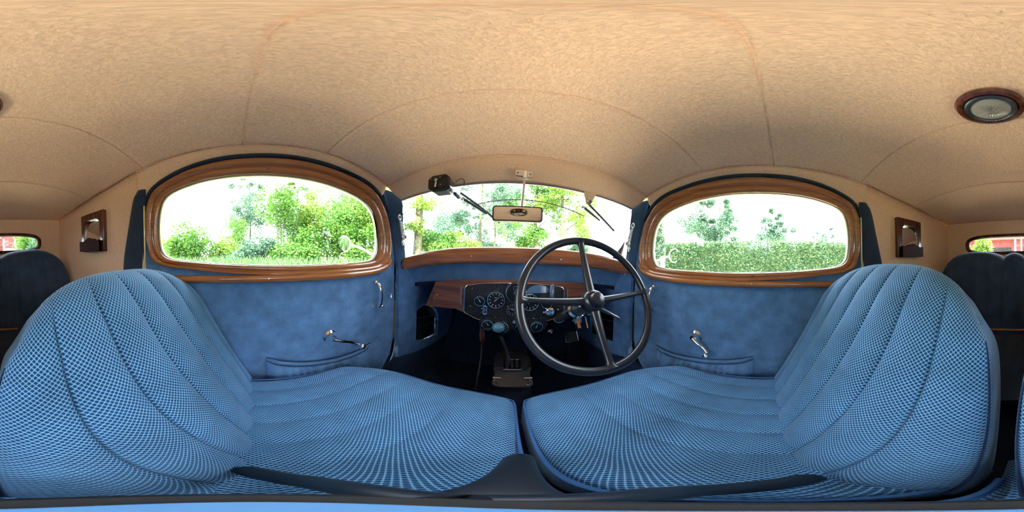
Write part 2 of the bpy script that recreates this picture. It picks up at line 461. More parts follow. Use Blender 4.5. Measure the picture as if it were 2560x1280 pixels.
def make_door(s, idx, side):
    X = lambda w: sx(s, w)
    t = thing('door_%d' % idx, None, None, (X(.62), .05, -.74), kind='structure')
    # cloth covered trim panel with window cut-out
    outline = [(-.50, -.74), (.30, -.76), (.50, -.73), (.585, -.68), (.635, -.60), (.655, -.50), (.660, -.30), (.656, -.08), (.652, .03)]
    topo = [p for p in offset_out(Or, .020)]
    top = sorted([p for p in topo if p[1] > .12], key=lambda p: -p[0])
    outline += top + [(-.455, .10), (-.48, -.05), (-.50, -.3)]
    b = MB()
    b.plate(outline, lambda a, z, h: (X(.600 - h), a, z), 0, -.02, holes=[offset_out(Gr, .014)])
    b.build('trim_panel', 'door', t, bevel=.006)
    # outer skin, cream paint, seen round the pane
    b = MB(); b.plate(offset_out(outline, .012, (.09, -.2)), lambda a, z, h: (X(.640 + h), a, z), 0, .006, holes=[offset_out(Gr, .012)])
    b.build('outer_skin', 'cream', t)
    # wooden window frame: lofted moulding
    prof = [(0, -.012), (0, .002), (.06, .008), (.22, .010), (.40, .010), (.46, .007), (.52, .012), (.70, .019), (.88, .018), (.97, .010), (1, .0), (1, -.01)]
    v = []; f = []; uv = []
    for q, (tt, h) in enumerate(prof):
        for k in range(NR):
            a, c = Gr[k], Or[k]; y = a[0] + (c[0] - a[0]) * tt; z = a[1] + (c[1] - a[1]) * tt
            v.append((X(.600 - h), y, z)); uv.append((y, z))
    for q in range(len(prof) - 1):
        for k in range(NR): f.append((q * NR + k, q * NR + (k + 1) % NR, (q + 1) * NR + (k + 1) % NR, (q + 1) * NR + k))
    b = MB(); b.add(v, f, 0, uv); fr = b.build('window_frame', 'woodrail', t, sharp=60)
    for (py, pz) in [(.05, .305), (.05, -.060), (-.385, .10), (.565, .09), (.50, .250), (-.33, .250)]:
        b = MB(); b.ball((X(.600 - .012), py, pz), (.0022, .003, .003), n=10); b.build('screw', 'steel', fr)
    # rubber seal and cream reveal round the pane
    b = MB(); b.tube([(X(.609), p[0], p[1]) for p in offset_out(Gr, .003)], .0045, 8, closed=True); b.build('rubber_seal', 'rubber', t)
    b = MB(); b.plate(offset_out(Gr, .018), lambda a, z, h: (X(.622 + h), a, z), 0, .012, holes=[offset_out(Gr, -.001)]); b.build('reveal', 'cream', t)
    b = MB(); b.plate(offset_out(Gr, .004), lambda a, z, h: (X(.614 + h), a, z), 0, .003); b.build('pane', 'glass', t)
    # lower garnish rail
    R = catmull([(-.46, -.118), (-.22, -.099), (.05, -.092), (.24, -.092), (.43, -.090), (.53, -.082), (.59, -.062), (.612, -.03)], 8)
    b = MB(); rr = [.0125] * (len(R) - 12) + list(np.linspace(.0125, .009, 12)); b.tube([(X(.588), p[0], p[1]) for p in R], rr, 14, flat=(1.1, 1.1))
    b.ball((X(.572), .05, -.090), .003, n=8, mat=1)
    b.build('garnish_rail', ['woodrail', 'chrome'], t)
    # interior door handle
    b = MB()
    P = catmull([(X(.575), .500, -.134), (X(.556), .505, -.150), (X(.548), .507, -.19), (X(.552), .507, -.235), (X(.566), .507, -.255)], 8)
    b.tube(P, [.0065 + .0035 * math.sin(PI * i / (len(P) - 1)) for i in range(len(P))], 12)
    b.ball(P[0], .0095, n=12); b.lathe([(0, .03), (.006, .03), (.007, .02), (.012, .012), (.014, 0)], (X(.602), .507, -.255), (-s, 0, 0))
    b.ball((X(.575), .545 if s < 0 else .53, -.258), .009, n=12)
    b.tube([(X(.60), .53 if s < 0 else .53, -.258), (X(.575), .53, -.258)], .004, 8)
    b.build('door_handle', 'chrome', t)
    # window winder
    ky, kz = ((.395, -.405) if s < 0 else (.215, -.408)); by, bz = .285, -.352
    b = MB()
    b.lathe([(0, .036), (.014, .035), (.016, .026), (.020, .014), (.029, .007), (.030, 0)], (X(.602), by, bz), (-s, 0, 0), 24)
    P = catmull([(X(.568), by, bz), (X(.562), by * .7 + ky * .3, bz * .72 + kz * .28), (X(.562), by * .3 + ky * .7, bz * .34 + kz * .66), (X(.552), ky, kz)], 6)
    b.tube(P, list(np.linspace(.0135, .008, len(P))), 12, flat=(1, .8))
    w = b.build('window_winder', 'chrome', t)
    b = MB(); b.tube([(X(.556), ky, kz), (X(.540), ky, kz)], .005, 10); b.ball((X(.534), ky, kz - .004), .0155, n=16); b.build('winder_knob', 'chrome', w)
    # ruched map pocket
    topz = smooth_interp([.045, .12, .19, .30, .40, .49], [-.432, -.458, -.474, -.486, -.483, -.466] if s < 0 else [-.436, -.460, -.474, -.488, -.492, -.478])
    def pk(a, v):
        y = .045 + .445 * a; z = topz(y) * (1 - v) + (-.70) * v
        e = min(1, min(a, 1 - a) * 9) ** .6
        rip = math.sin(y * 190 + 2 * math.sin(y * 37)) * .0035 * (1 - .55 * v) * min(1, v * 8) + math.sin(y * 77 + z * 30) * .004 * v
        return (X(.600 - .003 - e * (.010 + .028 * math.sin(min(1, v * 1.3) * PI * .6)) - rip * e), y, z)
    b = MB(); b.grid(pk, 160, 30, uvfn=lambda a, v: (a * .445, -v * .25)); pkt = b.build('map_pocket', 'door', t)
    b = MB()
    zz = np.linspace(.045, .49, 90)
    b.tube([(X(.600 - .016 * min(1, min((y - .045), (.49 - y)) * 22 + .2)), y, topz(y) + .002) for y in zz], .0095, 10, flat=(.45, 1.0))
    b.build('elastic_band', 'door', pkt)
    b = MB(); b.tube([(X(.600 - .020 * min(1, min((y - .045), (.49 - y)) * 22 + .2)), y, topz(y) - .009 + .002 * (i % 2)) for i, y in enumerate(zz)], .0018, 6)
    b.tube([(X(.600 - .012), y, topz(y) + .015) for i, y in enumerate(zz)], .0014, 6)
    b.build('stitching', 'pipdark', pkt)
    if s < 0:
        b = MB(); b.ball((X(.592), .625, -.215), .006, n=10); b.tube([(X(.592), .625, -.215), (X(.588), .622, -.233)], .002, 6); b.build('lock_key', 'chrome', t)
    return t
make_door(-1, 1, 'left'); make_door(1, 2, 'right')

# ------------------------------------------------------------------ pillars, cant rails, quarter walls
trim_no = [3]
def trim_name():
    trim_no[0] += 1; return 'trim_%d' % trim_no[0]
topline = sorted([p for p in offset_out(Or, .012) if p[1] > .10], key=lambda p: p[0])
def top_at(y):
    return float(np.interp(y, [p[0] for p in topline], [p[1] for p in topline]))
for s in (-1, 1):
    # dark braid round the top of the door opening
    path = [p for p in offset_out(Or, .010) if p[1] > .20]; path = sorted(path, key=lambda p: p[0])
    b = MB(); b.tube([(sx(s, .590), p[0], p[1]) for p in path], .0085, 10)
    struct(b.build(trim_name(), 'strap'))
    if s > 0:
        b = MB(); b.tube([(sx(s, .600), p[0], p[1] - .008) for p in path], .003, 8); struct(b.build(trim_name(), 'cream'))
    # beige cant rail strip between door opening and headlining
    def cr(a, v, s=s):
        y = -.455 + (1.005) * a; zt = side_z(y); zb = top_at(y) if -.41 < y < .52 else (top_at(-.41) - .0 - 1.1 * (-.41 - y) if y < 0 else top_at(.52) - .25 * (y - .52))
        zb = min(zb, zt - .004); w = side_w(y)
        return (sx(s, w + (.595 - w) * v - .006 * math.sin(PI * v)), y, zt + (zb - zt) * v)
    b = MB(); b.grid(cr, 70, 8); o = b.build(trim_name(), 'head2'); struct(o)
    solid(o, .006, (s,0,0))
    b = MB(); b.tube([(sx(s, side_w(y) - .001), y, side_z(y) - .003) for y in np.linspace(-.455, .558, 60)], .0032, 8)
    struct(b.build(trim_name(), 'head2'))
    # front pillar in blue cloth
    b = MB()
    D0 = [(.600, .552, .322), (.600, .575, .27), (.600, .615, .15), (.600, .650, .0), (.600, .668, -.10), (.600, .672, -.20)]
    D1 = [(.530, .615, .285), (.531, .628, .22), (.543, .655, .12), (.556, .690, .0), (.560, .715, -.10), (.560, .74, -.20)]
    def ap(a, v, s=s):
        i = v * 5; k = min(int(i), 4); f = i - k
        p = np.array(D0[k]) * (1 - f) + np.array(D0[k + 1]) * f; q = np.array(D1[k]) * (1 - f) + np.array(D1[k + 1]) * f
        r = p + (q - p) * a; r[0] -= .010 * math.sin(PI * a)
        return (sx(s, r[0]), r[1], r[2])
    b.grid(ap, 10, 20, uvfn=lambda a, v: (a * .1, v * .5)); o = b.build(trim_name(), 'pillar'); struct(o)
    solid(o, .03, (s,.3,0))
    # piped edge beside the door
    b = MB(); E = catmull([(.592, .548, .335), (.592, .575, .27), (.592, .62, .15), (.592, .655, .0), (.592, .668, -.10), (.592, .672, -.30), (.592, .668, -.52), (.592, .645, -.63), (.592, .59, -.71), (.592, .50, -.75), (.592, .3, -.775)], 6)
    b.tube([(sx(s, p[0]), p[1] + .004, p[2]) for p in E], .006, 8); struct(b.build(trim_name(), 'pillar'))
    b = MB(); b.tube([(sx(s, p[0] + .004), p[1] + .016, p[2] - .004) for p in E[6:]], .0048, 8); struct(b.build(trim_name(), 'cream' if s > 0 else 'rubber'))
    b = MB(); b.plate([(.560, .35), (.60, .31), (.645, .16), (.672, .0), (.685, -.12), (.66, -.12), (.655, .0), (.632, .13), (.60, .23), (.545, .31)], lambda a, z, h, s=s: (sx(s, .606 + h), a, z), 0, .02); struct(b.build(trim_name(), 'black'))  # plug plate added behind the pillar to stop light leaking in
    # rear quarter wall
    def qw(a, v, s=s):
        y = -.43 + (-1.24 + .43) * a; w = side_w(y) + .018 * (1 - abs(2 * v - 1)) * 0; zt = side_z(y)
        return (sx(s, w + .006), y, zt + .003 + (-.86 - zt) * v)
    b = MB(); b.grid(qw, 40, 20); o = b.build('wall_left' if s < 0 else 'wall_right', 'head2'); struct(o)
    solid(o, .05, (s,0,0))
    # braided door-post strip
    def bp_(a, v, s=s):
        z = .275 + (-.74 - .275) * v
        yb = interp(z, [-.74, -.02, .13, .22, .262, .277], [-.62, -.548, -.510, -.488, -.472, -.452]); yf = interp(z, [-.74, -.02, .2, .25], [-.50, -.428, -.415, -.41])
        bul = .014 * math.sin(PI * min(1, max(0, a))) ** .6
        return (sx(s, .582 - bul), yf + (yb - yf) * a, z)
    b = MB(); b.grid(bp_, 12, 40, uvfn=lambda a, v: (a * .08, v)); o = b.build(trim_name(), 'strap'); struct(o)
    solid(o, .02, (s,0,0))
    b = MB(); b.tube([(sx(s, .580), -.432 + (.012 if z > -.05 else 0), z) for z in np.linspace(.20, -.4, 12)], .0035, 8); struct(b.build(trim_name(), 'cream'))

# fix solidify side: walls must thicken outwards
for o in COL.objects:
    pass

# rear wall with its window
RW = [(.365 * math.copysign(abs(math.cos(a)) ** .45, math.cos(a)) + CX, .092 + .062 * math.copysign(abs(math.sin(a)) ** .6, math.sin(a))) for a in np.linspace(0, 2 * PI, 97)[:-1]]
YR = -1.21
b = MB()
b.plate([(-.52, -.86), (.61, -.86), (.61, .262)] + [(x, .30) for x in (.58, .3, CX, -.2, -.49)] + [(-.52, .29)], lambda a, z, h: (a, YR + h, z), 0, -.03, holes=[RW])
struct(b.build('wall_rear', 'head2'))
b = MB(); n = len(RW); v = []; f = []
prof = [(-.004, -.03), (-.004, .004), (0, .008), (.005, .006), (.009, .011), (.015, .010), (.018, 0)]
offs = [offset_out(RW, p[0], (CX, .092)) for p in prof]
for q, p in enumerate(prof): v += [(a[0], YR + p[1], a[1]) for a in offs[q]]
for q in range(len(prof) - 1):
    for k in range(n): f.append((q * n + k, q * n + (k + 1) % n, (q + 1) * n + (k + 1) % n, (q + 1) * n + k))
b.add(v, f); w2 = thing('window_2', None, None, (CX, YR, .03), kind='structure'); b.build('frame', 'mahog', w2, sharp=60)
b = MB(); b.plate(RW, lambda a, z, h: (a, YR - .02 + h, z), 0, .003); b.build('pane', 'glass', w2)
b = MB(); b.tube([(a[0], YR - .012, a[1]) for a in offset_out(RW, -.003, (CX, .092))], .006, 8, closed=True); b.build('seal', 'rubber', w2)

# windscreen
w1 = thing('window_1', None, None, (CX, .75, .02), kind='structure')
wy = lambda z: .612 + (.29 - z) * .50
b = MB(); xs = np.linspace(-1, 1, 41)
top = [(CX + u * .535, head_bot(u) + .01) for u in xs]; bot = [(CX + u * .585, -.04 + .03 * (1 - u * u)) for u in xs[::-1]]
b.plate(top + bot, lambda a, z, h: (a, wy(z) + h, z), 0, .004); b.build('pane', 'glass', w1)

# ------------------------------------------------------------------ footwell shell
b = MB(); b.plate([(-.62, -1.25), (.71, -1.25), (.71, 1.14), (-.62, 1.14)], lambda a, c, h: (a, c, -.82 + h), 0, -.04); struct(b.build('floor', 'carpet'))
b = MB(); b.grid(lambda a, v: (sx(-1, .62) + 1.24 * a, 1.02 + .16 * min(1, v * 2.5) if v < .4 else 1.18 + .02 * v, -.82 + .72 * v), 4, 16)
o = b.build('wall_front', 'carpet'); struct(o)
for s in (-1, 1):
    # kick panel with vent opening
    kx = lambda y: interp(y, [.62, .80, 1.2], [.572, .545, .46])
    out = [(.655, -.08), (.90, -.10), (1.2, -.12), (1.2, -.62), (1.10, -.655), (.95, -.675), (.80, -.665), (.662, -.635)]
    hole = [(.80, -.345), (.86, -.325), (.93, -.345), (.985, -.385), (1.01, -.43), (1.01, -.57), (.99, -.60), (.94, -.60), (.82, -.575), (.80, -.55)]
    if s > 0: hole = [(.78, -.36), (.96, -.36), (.99, -.40), (.99, -.56), (.78, -.56)]
    b = MB(); b.plate(out, lambda a, z, h, s=s: (sx(s, kx(a) + h), a, z), 0, .02, holes=[hole]); o = b.build(trim_name(), 'kick'); struct(o)
    b = MB(); b.plate([(.635, -.62), (.80, -.645), (.95, -.655), (1.08, -.64), (1.2, -.6), (1.2, -.83), (.4, -.83), (.4, -.75)], lambda a, z, h, s=s: (sx(s, kx(a) - .012 + h), a, z), 0, .02)
    struct(b.build(trim_name(), 'carpet'))
    b = MB(); b.plate([(.3, -.86), (1.22, -.86), (1.22, -.06), (.66, -.06), (.66, .02), (.635, .02), (.64, -.7)], lambda a, z, h, s=s: (sx(s, .66 + h), a, z), 0, .01); struct(b.build(trim_name(), 'black'))  # outer side plate, top raised to block light leaking round the scuttle
    v = thing('vent', ('black scuttle vent with chrome catch in %s kick panel' % ('the passenger side' if s < 0 else "the driver's side")), 'vent', (sx(s, .52), .9, -.60))
    b = MB(); b.plate([(.77, -.32), (1.03, -.32), (1.03, -.61), (.77, -.61)], lambda a, z, h, s=s: (sx(s, kx(a) + .045 + h), a, z), 0, .01); b.build('back_plate', 'black', v)
    b = MB(); b.plate([(.79, -.40), (1.0, -.43), (1.0, -.59), (.82, -.57), (.79, -.55)], lambda a, z, h, s=s: (sx(s, kx(a) + .022 + h), a, z), 0, .006); b.build('flap', 'black', v)
    b = MB(); b.tube([(sx(s, kx(.80) + .02), .80, -.405), (sx(s, kx(1.0) + .02), 1.0, -.437)], .004, 8); b.tube([(sx(s, kx(.80) + .018), .81, -.47), (sx(s, kx(1.0) + .018), .99, -.49)], .0022, 8); b.build('hinge_bar', 'chromer', v)
    b = MB(); b.ball((sx(s, kx(.89) - .004), .89, -.578), .007, n=10); b.build('catch', 'chrome', v)
    b = MB(); b.ball((sx(s, kx(.92) - .004), .925, -.59), .005, n=10); b.build('catch', 'chrome', v)
# scuttle lining in blue cloth hiding the bulkhead top
b = MB()
def sc(a, v):
    u = 2 * a - 1; x = CX + u * .58
    z0 = -.020 - .06 * abs(u) ** 3; z1 = -.124 - .05 * abs(u) ** 3
    return (x, .700 + .045 * math.sin(v * PI * .5) + .02 * v, z0 + (z1 - z0) * v)
b.grid(sc, 50, 12, uvfn=lambda a, v: (a * 1.16, v * .09)); o = b.build(trim_name(), 'door'); struct(o)
solid(o, .01, (0,1,0))
b = MB(); b.grid(lambda a, v: (sx(-1, .58) + 1.16 * a, .775 + .42 * v, -.125 + .02 * v - .05 * abs(2 * a - 1) ** 3), 10, 4); o = b.build(trim_name(), 'carpet'); struct(o)
solid(o, .02, (0,0,-1))
for s in (-1, 1):                                           # cloth between scuttle and kick panel
    b = MB(); b.plate([(.66, -.05), (.80, -.10), (.80, -.32), (.66, -.32)], lambda a, z, h, s=s: (sx(s, .578 - (a - .66) * .25 + h), a, z), 0, .008); struct(b.build(trim_name(), 'kick'))
# gearbox tunnel
b = MB()
def tun(a, v):
    y = -.3 + 1.45 * v; w = .052 + .06 * max(0, (y - .7)) ; th = PI * a
    H = interp(y, [-.3, .5, .8, 1.15], [.10, .13, .22, .42])
    cx_ = math.cos(th); sn = math.sin(th)
    return (.038 - math.copysign(abs(cx_) ** .5, cx_) * (w + .03 * (1 - sn)), y, -.82 + H * abs(sn) ** .5)
b.grid(tun, 24, 30); struct(b.build(trim_name(), 'carpet'))

# ------------------------------------------------------------------ front seats
def roll1(a, A, r):
    if a < A - r: return a, 0
    q = a - (A - r)
    if q < r * PI / 2: f = q / r; return A - r + r * math.sin(f), -(r - r * math.cos(f))
    return A, -r - (q - r * PI / 2)

def make_seat(name, label, xc, s, ztop, xcush, lean=25.5, yb=-.03):
    W = .286
    t = thing(name, label, 'car seat', (xc, .1, -.82))
    th = math.radians(lean)
    U = Vector((0, -math.sin(th), math.cos(th))); Nn = Vector((0, math.cos(th), math.sin(th)))
    H = (ztop + .545) / math.cos(th)
    base = Vector((xc, yb + .045 * math.tan(th), -.545))
    npl = 7
    # cross-section loop of the squab: front (pleated), sides, back
    loop = []
    nf = 196
    for i in range(nf + 1):
        q = 2 * i / nf - 1; loop.append(('f', q))
    for a in (.25, .5, .75, 1.0): loop.append(('r', a))
    for i in range(1, 16): loop.append(('b', 1 - 2 * i / 16))
    for a in (1.0, .75, .5, .25): loop.append(('l', a))
    D = .125
    def sec(kind, q, t_):
        if kind == 'f':
            X = W * q
            e = 1 - abs(q) ** 7
            N_ = -.030 + .030 * e ** .5 if e > 0 else -.03
            ph = (q + 1) / 2 * npl; N_ += .0120 * (abs(math.sin(PI * ph)) ** .40 - .75) * (1 if abs(q) < .99 else 0) * min(1, (1 - t_) * 9 + .15)
        elif kind == 'r': X = W * (1 - .02 * q); N_ = -.03 - D * q
        elif kind == 'l': X = -W * (1 - .02 * q); N_ = -.03 - D * q
        else: X = W * .98 * q; N_ = -.03 - D - .008 * (1 - q * q)
        return X, N_
    v = []; uv = []; nv = 60; L = len(loop)
    def P(kind, q, t_):
        X, N_ = sec(kind, q, t_)
        tt = max(0, (t_ - .80) / .20); k = math.sqrt(max(0, 1 - tt * tt)); mid = -.03 - D * .55
        N2 = mid + (N_ - mid) * (.12 + .88 * k)
        tb = max(0, (.10 - t_) / .10); N2 = mid + (N2 - mid) * (1 - .35 * tb ** 2)
        xr = abs(X) / W
        outer = (X * s > 0)
        dr = (.085 if outer else .098) * xr ** 3.0
        X2 = X * (1 - .05 * max(0, (t_ - .55) / .45) ** 2 - .10 * max(0, (t_ - .6) / .4) ** 7)
        dr += .030 * xr ** 10
        bulge = .028 * math.sin(PI * min(1, t_ * 1.15)) * (1 - xr ** 2)
        V = t_ * (H - dr)
        p = base + Vector((X2, 0, 0)) + U * V + Nn * (N2 + bulge * (1 if kind == 'f' else 0))
        return p, (X, V if kind == 'f' else V + .003)
    for j in range(nv + 1):
        tj = 1 - (1 - j / nv) ** 1.25
        for kind, q in loop:
            p, u_ = P(kind, q, tj); v.append(p)
            uv.append(u_ if kind in 'f' else ((u_[0] + (q * D if kind in 'rl' else 0)), u_[1]))
    f = []
    for j in range(nv):
        for i in range(L): f.append((j * L + i, j * L + (i + 1) % L, (j + 1) * L + (i + 1) % L, (j + 1) * L + i))
    f.append(tuple(nv * L + i for i in range(L))); f.append(tuple(L - 1 - i for i in range(L)))
    b = MB(); b.add(v, f, 0, uv); back = b.build('backrest', 'seat', t, sharp=75)
    for sd in (-1, 1):
        b = MB(); pts = [P('f', sd * .994, tj)[0] for tj in np.linspace(.02, .93, 40)]
        b.tube(pts, .0013, 8); b.build('piping', 'pipdark', back)
    # cushion
    xo = xcush; W = .266
    def yf(x):
        q = (x - xo) / W
        return .424 - (.13 * abs(q) ** 3 if q * s > 0 else .035 * abs(q) ** 6)
    def cu(a, v_):
        aa = (2 * a - 1) * (W + .14); X, d1 = roll1(abs(aa), W - .006, .028); X = math.copysign(X, aa)
        Y0 = -.16; A = yf(xo + X) - Y0; q, d2 = roll1(v_ * (A + .13), A, .035)
        xr = X / W
        z = -.472 + .012 * (1 - xr ** 2) + d1 + d2 - (.020 * max(0, xr * s) ** 2)
        y = Y0 + q
        ph = (xr + 1) / 2 * 7
        if d1 > -.005 and d2 > -.03: z += .0085 * (abs(math.sin(PI * ph)) ** .38 - .75) * min(1, (A - q) * 12 + .2)
        z += .012 * math.exp(-((y - .30) / .10) ** 2) - .014 * math.exp(-((y + .0) / .16) ** 2) * (1 - xr ** 2)
        return (xo + X, y, z)
    b = MB(); b.grid(cu, 220, 80, uvfn=lambda a, v_: ((2 * a - 1) * (W + .14), v_ * .7)); cush = b.build('cushion', 'seat', t, sharp=75)
    path = [(xo + W * q * .99, yf(xo + W * q * .99) - .008, -.472 + .012 * (1 - q * q) - .008 - .020 * max(0, q * s) ** 2) for q in np.linspace(-.97, .97, 50)]
    for sd in (-1, 1):
        pass
    zl, zr = (-.476 - (.020 if s < 0 else 0)), (-.476 - (.020 if s > 0 else 0))
    full = [(xo - W * .975, y, zl) for y in np.linspace(-.1, yf(xo - W * .97) - .03, 14)] + path + [(xo + W * .975, y, zr) for y in np.linspace(yf(xo + W * .97) - .03, -.1, 14)]
    b = MB(); b.tube(full, .0030, 8); b.build('piping', 'pip', cush)
    b = MB(); b.box((xo, .12, -.66), (W * .93, .27, .08)); b.build('seat_base', 'carpet', t, bevel=.01)
    for sd in (-1, 1):
        b = MB(); b.box((xc + sd * .2, .12, -.79), (.015, .26, .028)); b.build('runner', 'steel', t)
    return t
make_seat('car_seat', 'blue cloth front passenger seat beside the left door, without a steering wheel ahead', -.272, -1, -.012, -.233, yb=-.006)
make_seat('car_seat', "blue cloth driver's seat behind the steering wheel", .325, 1, .018, .306)

# ------------------------------------------------------------------ rear seat
t = thing('rear_bench_seat', 'dark navy pleated rear bench seat below the rear window', 'car seat', (CX, -.95, -.82))
b = MB()
rtop = smooth_interp([-.49, -.46, -.40, -.29, -.16, -.07, -.025, .0, .05, .098, .115, .14, .23,   .36, .47, .54, .58], [-.16, -.075, -.005, .038, .034, .018, -.004, .014, .026, .012, -.006, .012, .036, .036, .005, -.08, -.17])
def rb(a, v):
    x = -.475 + 1.04 * a
    zt = rtop(x); fl = .006 * (abs(math.sin(PI * (x - .115) / .083)) ** .5 - .6)
    if v < .8: q = v / .8; z = -.55 + (zt - .045 + .55) * q; y = -.86 - .15 * q + fl
    else: q = (v - .8) / .2; z = zt - .045 + .045 * math.sin(q * PI * .6) / 1; y = -1.01 + fl * (1 - q) - .10 * (1 - math.cos(q * PI * .6))
    return (x, y, z)
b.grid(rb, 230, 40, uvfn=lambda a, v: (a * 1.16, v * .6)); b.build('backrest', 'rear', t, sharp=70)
b = MB(); b.grid(lambda a, v: (-.475 + 1.04 * a, -.92 + .42 * v, -.46 - .006 + .006 * abs(math.sin(PI * a * 13)) - .25 * max(0, v - .88) ** 1.0 * 5), 130, 20, uvfn=lambda a, v: (a * 1.14, v * .5)); b.build('cushion', 'strap', t, sharp=70)
b = MB(); b.tube([(-.10, -.875, -.425), (.03, -.873, -.425), (.20, -.875, -.425)], .007, 10); b.build('wooden_strip', 'wood', t)

# ------------------------------------------------------------------ dashboard
DY = .735
d = thing('dashboard', 'walnut dashboard with black instrument panel under the windscreen', 'dashboard', (.03, DY, -.37))
F = lambda a, z, h: (a, DY - h, z)
mir = lambda L: L + [(.06 - x, z) for x, z in reversed(L)]
top_arc = [(x, -.108 - .030 * abs((x - .03) / .385) ** 2.2) for x in np.linspace(-.345, .405, 31)]
fasc = top_arc + [(.415, -.16), (.452, -.255), (.455, -.268), (.44, -.270), (.30, -.262), (.265, -.275)] + [(.245, -.285), (.17, -.31), (.03, -.325), (-.11, -.31), (-.185, -.285)] + [(-.205, -.275), (-.24, -.262), (-.38, -.270), (-.395, -.268), (-.392, -.255), (-.355, -.16)]
b = MB(); b.plate(fasc, F, 0, .014); b.build('fascia', 'wooddash', d, bevel=.004)
for s in (-1, 1):
    q = lambda x: .03 + s * x
    lid = [(q(.245), -.150), (q(.33), -.150), (q(.358), -.156), (q(.372), -.17), (q(.392), -.235), (q(.388), -.246), (q(.30), -.246), (q(.245), -.238)]
    b = MB()
    cxl, czl = q(.315), -.197
    b.plate(lid, F, .012, .0215)
    g = b.build('glovebox_lid', 'wooddash', d, bevel=.006)
    b = MB(); b.tube([(q(.243), DY - .016, -.150), (q(.243), DY - .016, -.238)], .0035, 8); b.build('hinge', 'chromer', g)
    b = MB(); b.lathe([(.006, 0), (.0065, .006), (.009, .012), (.008, .018), (0, .020)], (q(.36), DY - .018, -.200), (0, -1, 0), 16); b.build('knob', 'wood', g)
pan = [(x, -.120 - .022 * abs((x - .03) / .22) ** 2.5) for x in np.linspace(-.186, .246, 25)] + [(.256, -.155), (.258, -.265), (.25, -.277), (.20, -.300), (.10, -.322), (.03, -.328), (-.04, -.322), (-.14, -.300), (-.19, -.277), (-.198, -.265), (-.196, -.155)]
b = MB(); b.plate(pan, F, .013, .019); ip = b.build('instrument_panel', 'blackleather', d, bevel=.003)
b = MB(); b.tube([(p[0], DY - .018, p[1]) for p in pan], .002, 6, closed=True); b.build('beading', 'chromer', ip)
low = [(-.118, -.29), (-.125, -.315), (-.118, -.345), (-.09, -.358), (-.05, -.362), (-.02, -.372), (.005, -.362), (.02, -.345), (.035, -.342), (.05, -.355), (.065, -.372), (.10, -.368), (.14, -.36), (.17, -.35), (.18, -.32), (.175, -.29)]
b = MB(); b.plate(low, F, .014, .022); b.build('lower_gauge_panel', 'blackleather', d, bevel=.003)
GA = [(-.124, -.208, .023, 2.2, 'q'), (-.052, -.199, .037, .75, 'd'), (.034, -.163, .043, None, 's'), (.098, -.207, .037, .75, 'd'), (.172, -.213, .024, .5, 'q'),
      (.022, -.243, .026, 2.8, 'd'), (-.086, -.322, .024, 2.3, 'q'), (-.024, -.332, .029, 1.2, 'd'), (.062, -.338, .026, 1.0, 'q'), (.130, -.330, .026, 1.2, 'q')]
for gx, gz, r, ang, kind in GA:
    g0 = MB(); g0.lathe([(0, .001), (r * .98, .001), (r * 1.02, 0), (r * 1.02, -.004)], (gx, DY - .022, gz), (0, -1, 0), 40); g = g0.build('gauge', 'dial', d)
    g['label'] = 'round black dial with pale markings'
    b = MB(); b.lathe([(r * .93, .003), (r * .97, .0085), (r * 1.04, .0085), (r * 1.10, .003), (r * 1.11, -.004)], (gx, DY - .022, gz), (0, -1, 0), 40); b.build('bezel', 'chrome', g)
    b = MB(); y = DY - .0245
    if kind == 'd': ticks = [2 * PI * k / 12 for k in range(12)]
    elif kind == 'q': ticks = [PI * (.2 + .6 * k / 4) for k in range(5)]
    else: ticks = []
    for a in ticks:
        R_ = Matrix.Rotation(-a, 3, 'Y'); c = Vector((gx + math.cos(a) * r * .76, y, gz + math.sin(a) * r * .76))
        b.box(c, (r * .085, .0006, r * .05), R=R_)
    if kind == 'd': b.box((gx - r * .05, y, gz + r * .28), (r * .16, .0005, r * .035))
    if kind == 's':
        for rr_, oz in ((.20, .5), (.13, 0)):
            b.tube([(gx - .003 + r * rr_ * math.cos(a), y, gz + oz * r + r * rr_ * math.sin(a)) for a in np.linspace(0, 2 * PI, 20)[:-1]], .0008, 6, closed=True)
    b.build('markings', 'mark', g)
    if ang is not None:
        b = MB(); dx, dz = math.cos(ang), math.sin(ang)
        b.tube([(gx - dx * r * .3, y - .001, gz - dz * r * .3), (gx, y - .0015, gz), (gx + dx * r * .72, y - .001, gz + dz * r * .72)], [.0016, .0014, .0006], 6); b.ball((gx, y - .0015, gz), .0025, n=8); b.build('needle', 'mark', g)
    b = MB(); b.lathe([(0, 0), (r * .95, 0)], (gx, DY - .028, gz), (0, -1, 0), 32); b.build('cover_glass', 'gaugeglass', g)
# switches and small fittings
b = MB(); b.plate([(-.109, -.232), (-.1, -.226), (-.091, -.232), (-.091, -.270), (-.1, -.276), (-.109, -.270)], F, .018, .024, holes=[[(-.106, -.236), (-.094, -.236), (-.094, -.266), (-.106, -.266)]])
b.tube([(-.1, DY - .026, -.242), (-.1, DY - .026, -.258)], .0025, 6); b.build('ignition_switch', 'chromer', d)
for (x, z, r) in [(-.165, -.235, .004), (-.114, -.243, .003), (-.115, -.262, .003), (-.052, -.283, .0045), (.0, -.227, .004), (.115, -.285, .0045), (.225, -.247, .005), (.03, -.305, .006), (-.158, -.150, .003)]:
    b = MB(); b.lathe([(r * 1.3, 0), (r * 1.3, .004), (r, .006), (r * .8, .012), (0, .013)], (x, DY - .019, z), (0, -1, 0), 14); b.build('panel_knob', 'chrome', d)
b = MB(); b.lathe([(.010, 0), (.011, .012), (.019, .020), (.021, .034), (.015, .042), (0, .044)], (.186, DY - .019, -.246), (-.1, -1, -.05), 24); b.box((.165, DY - .045, -.249), (.014, .004, .004)); b.build('light_switch', 'chrome', d)
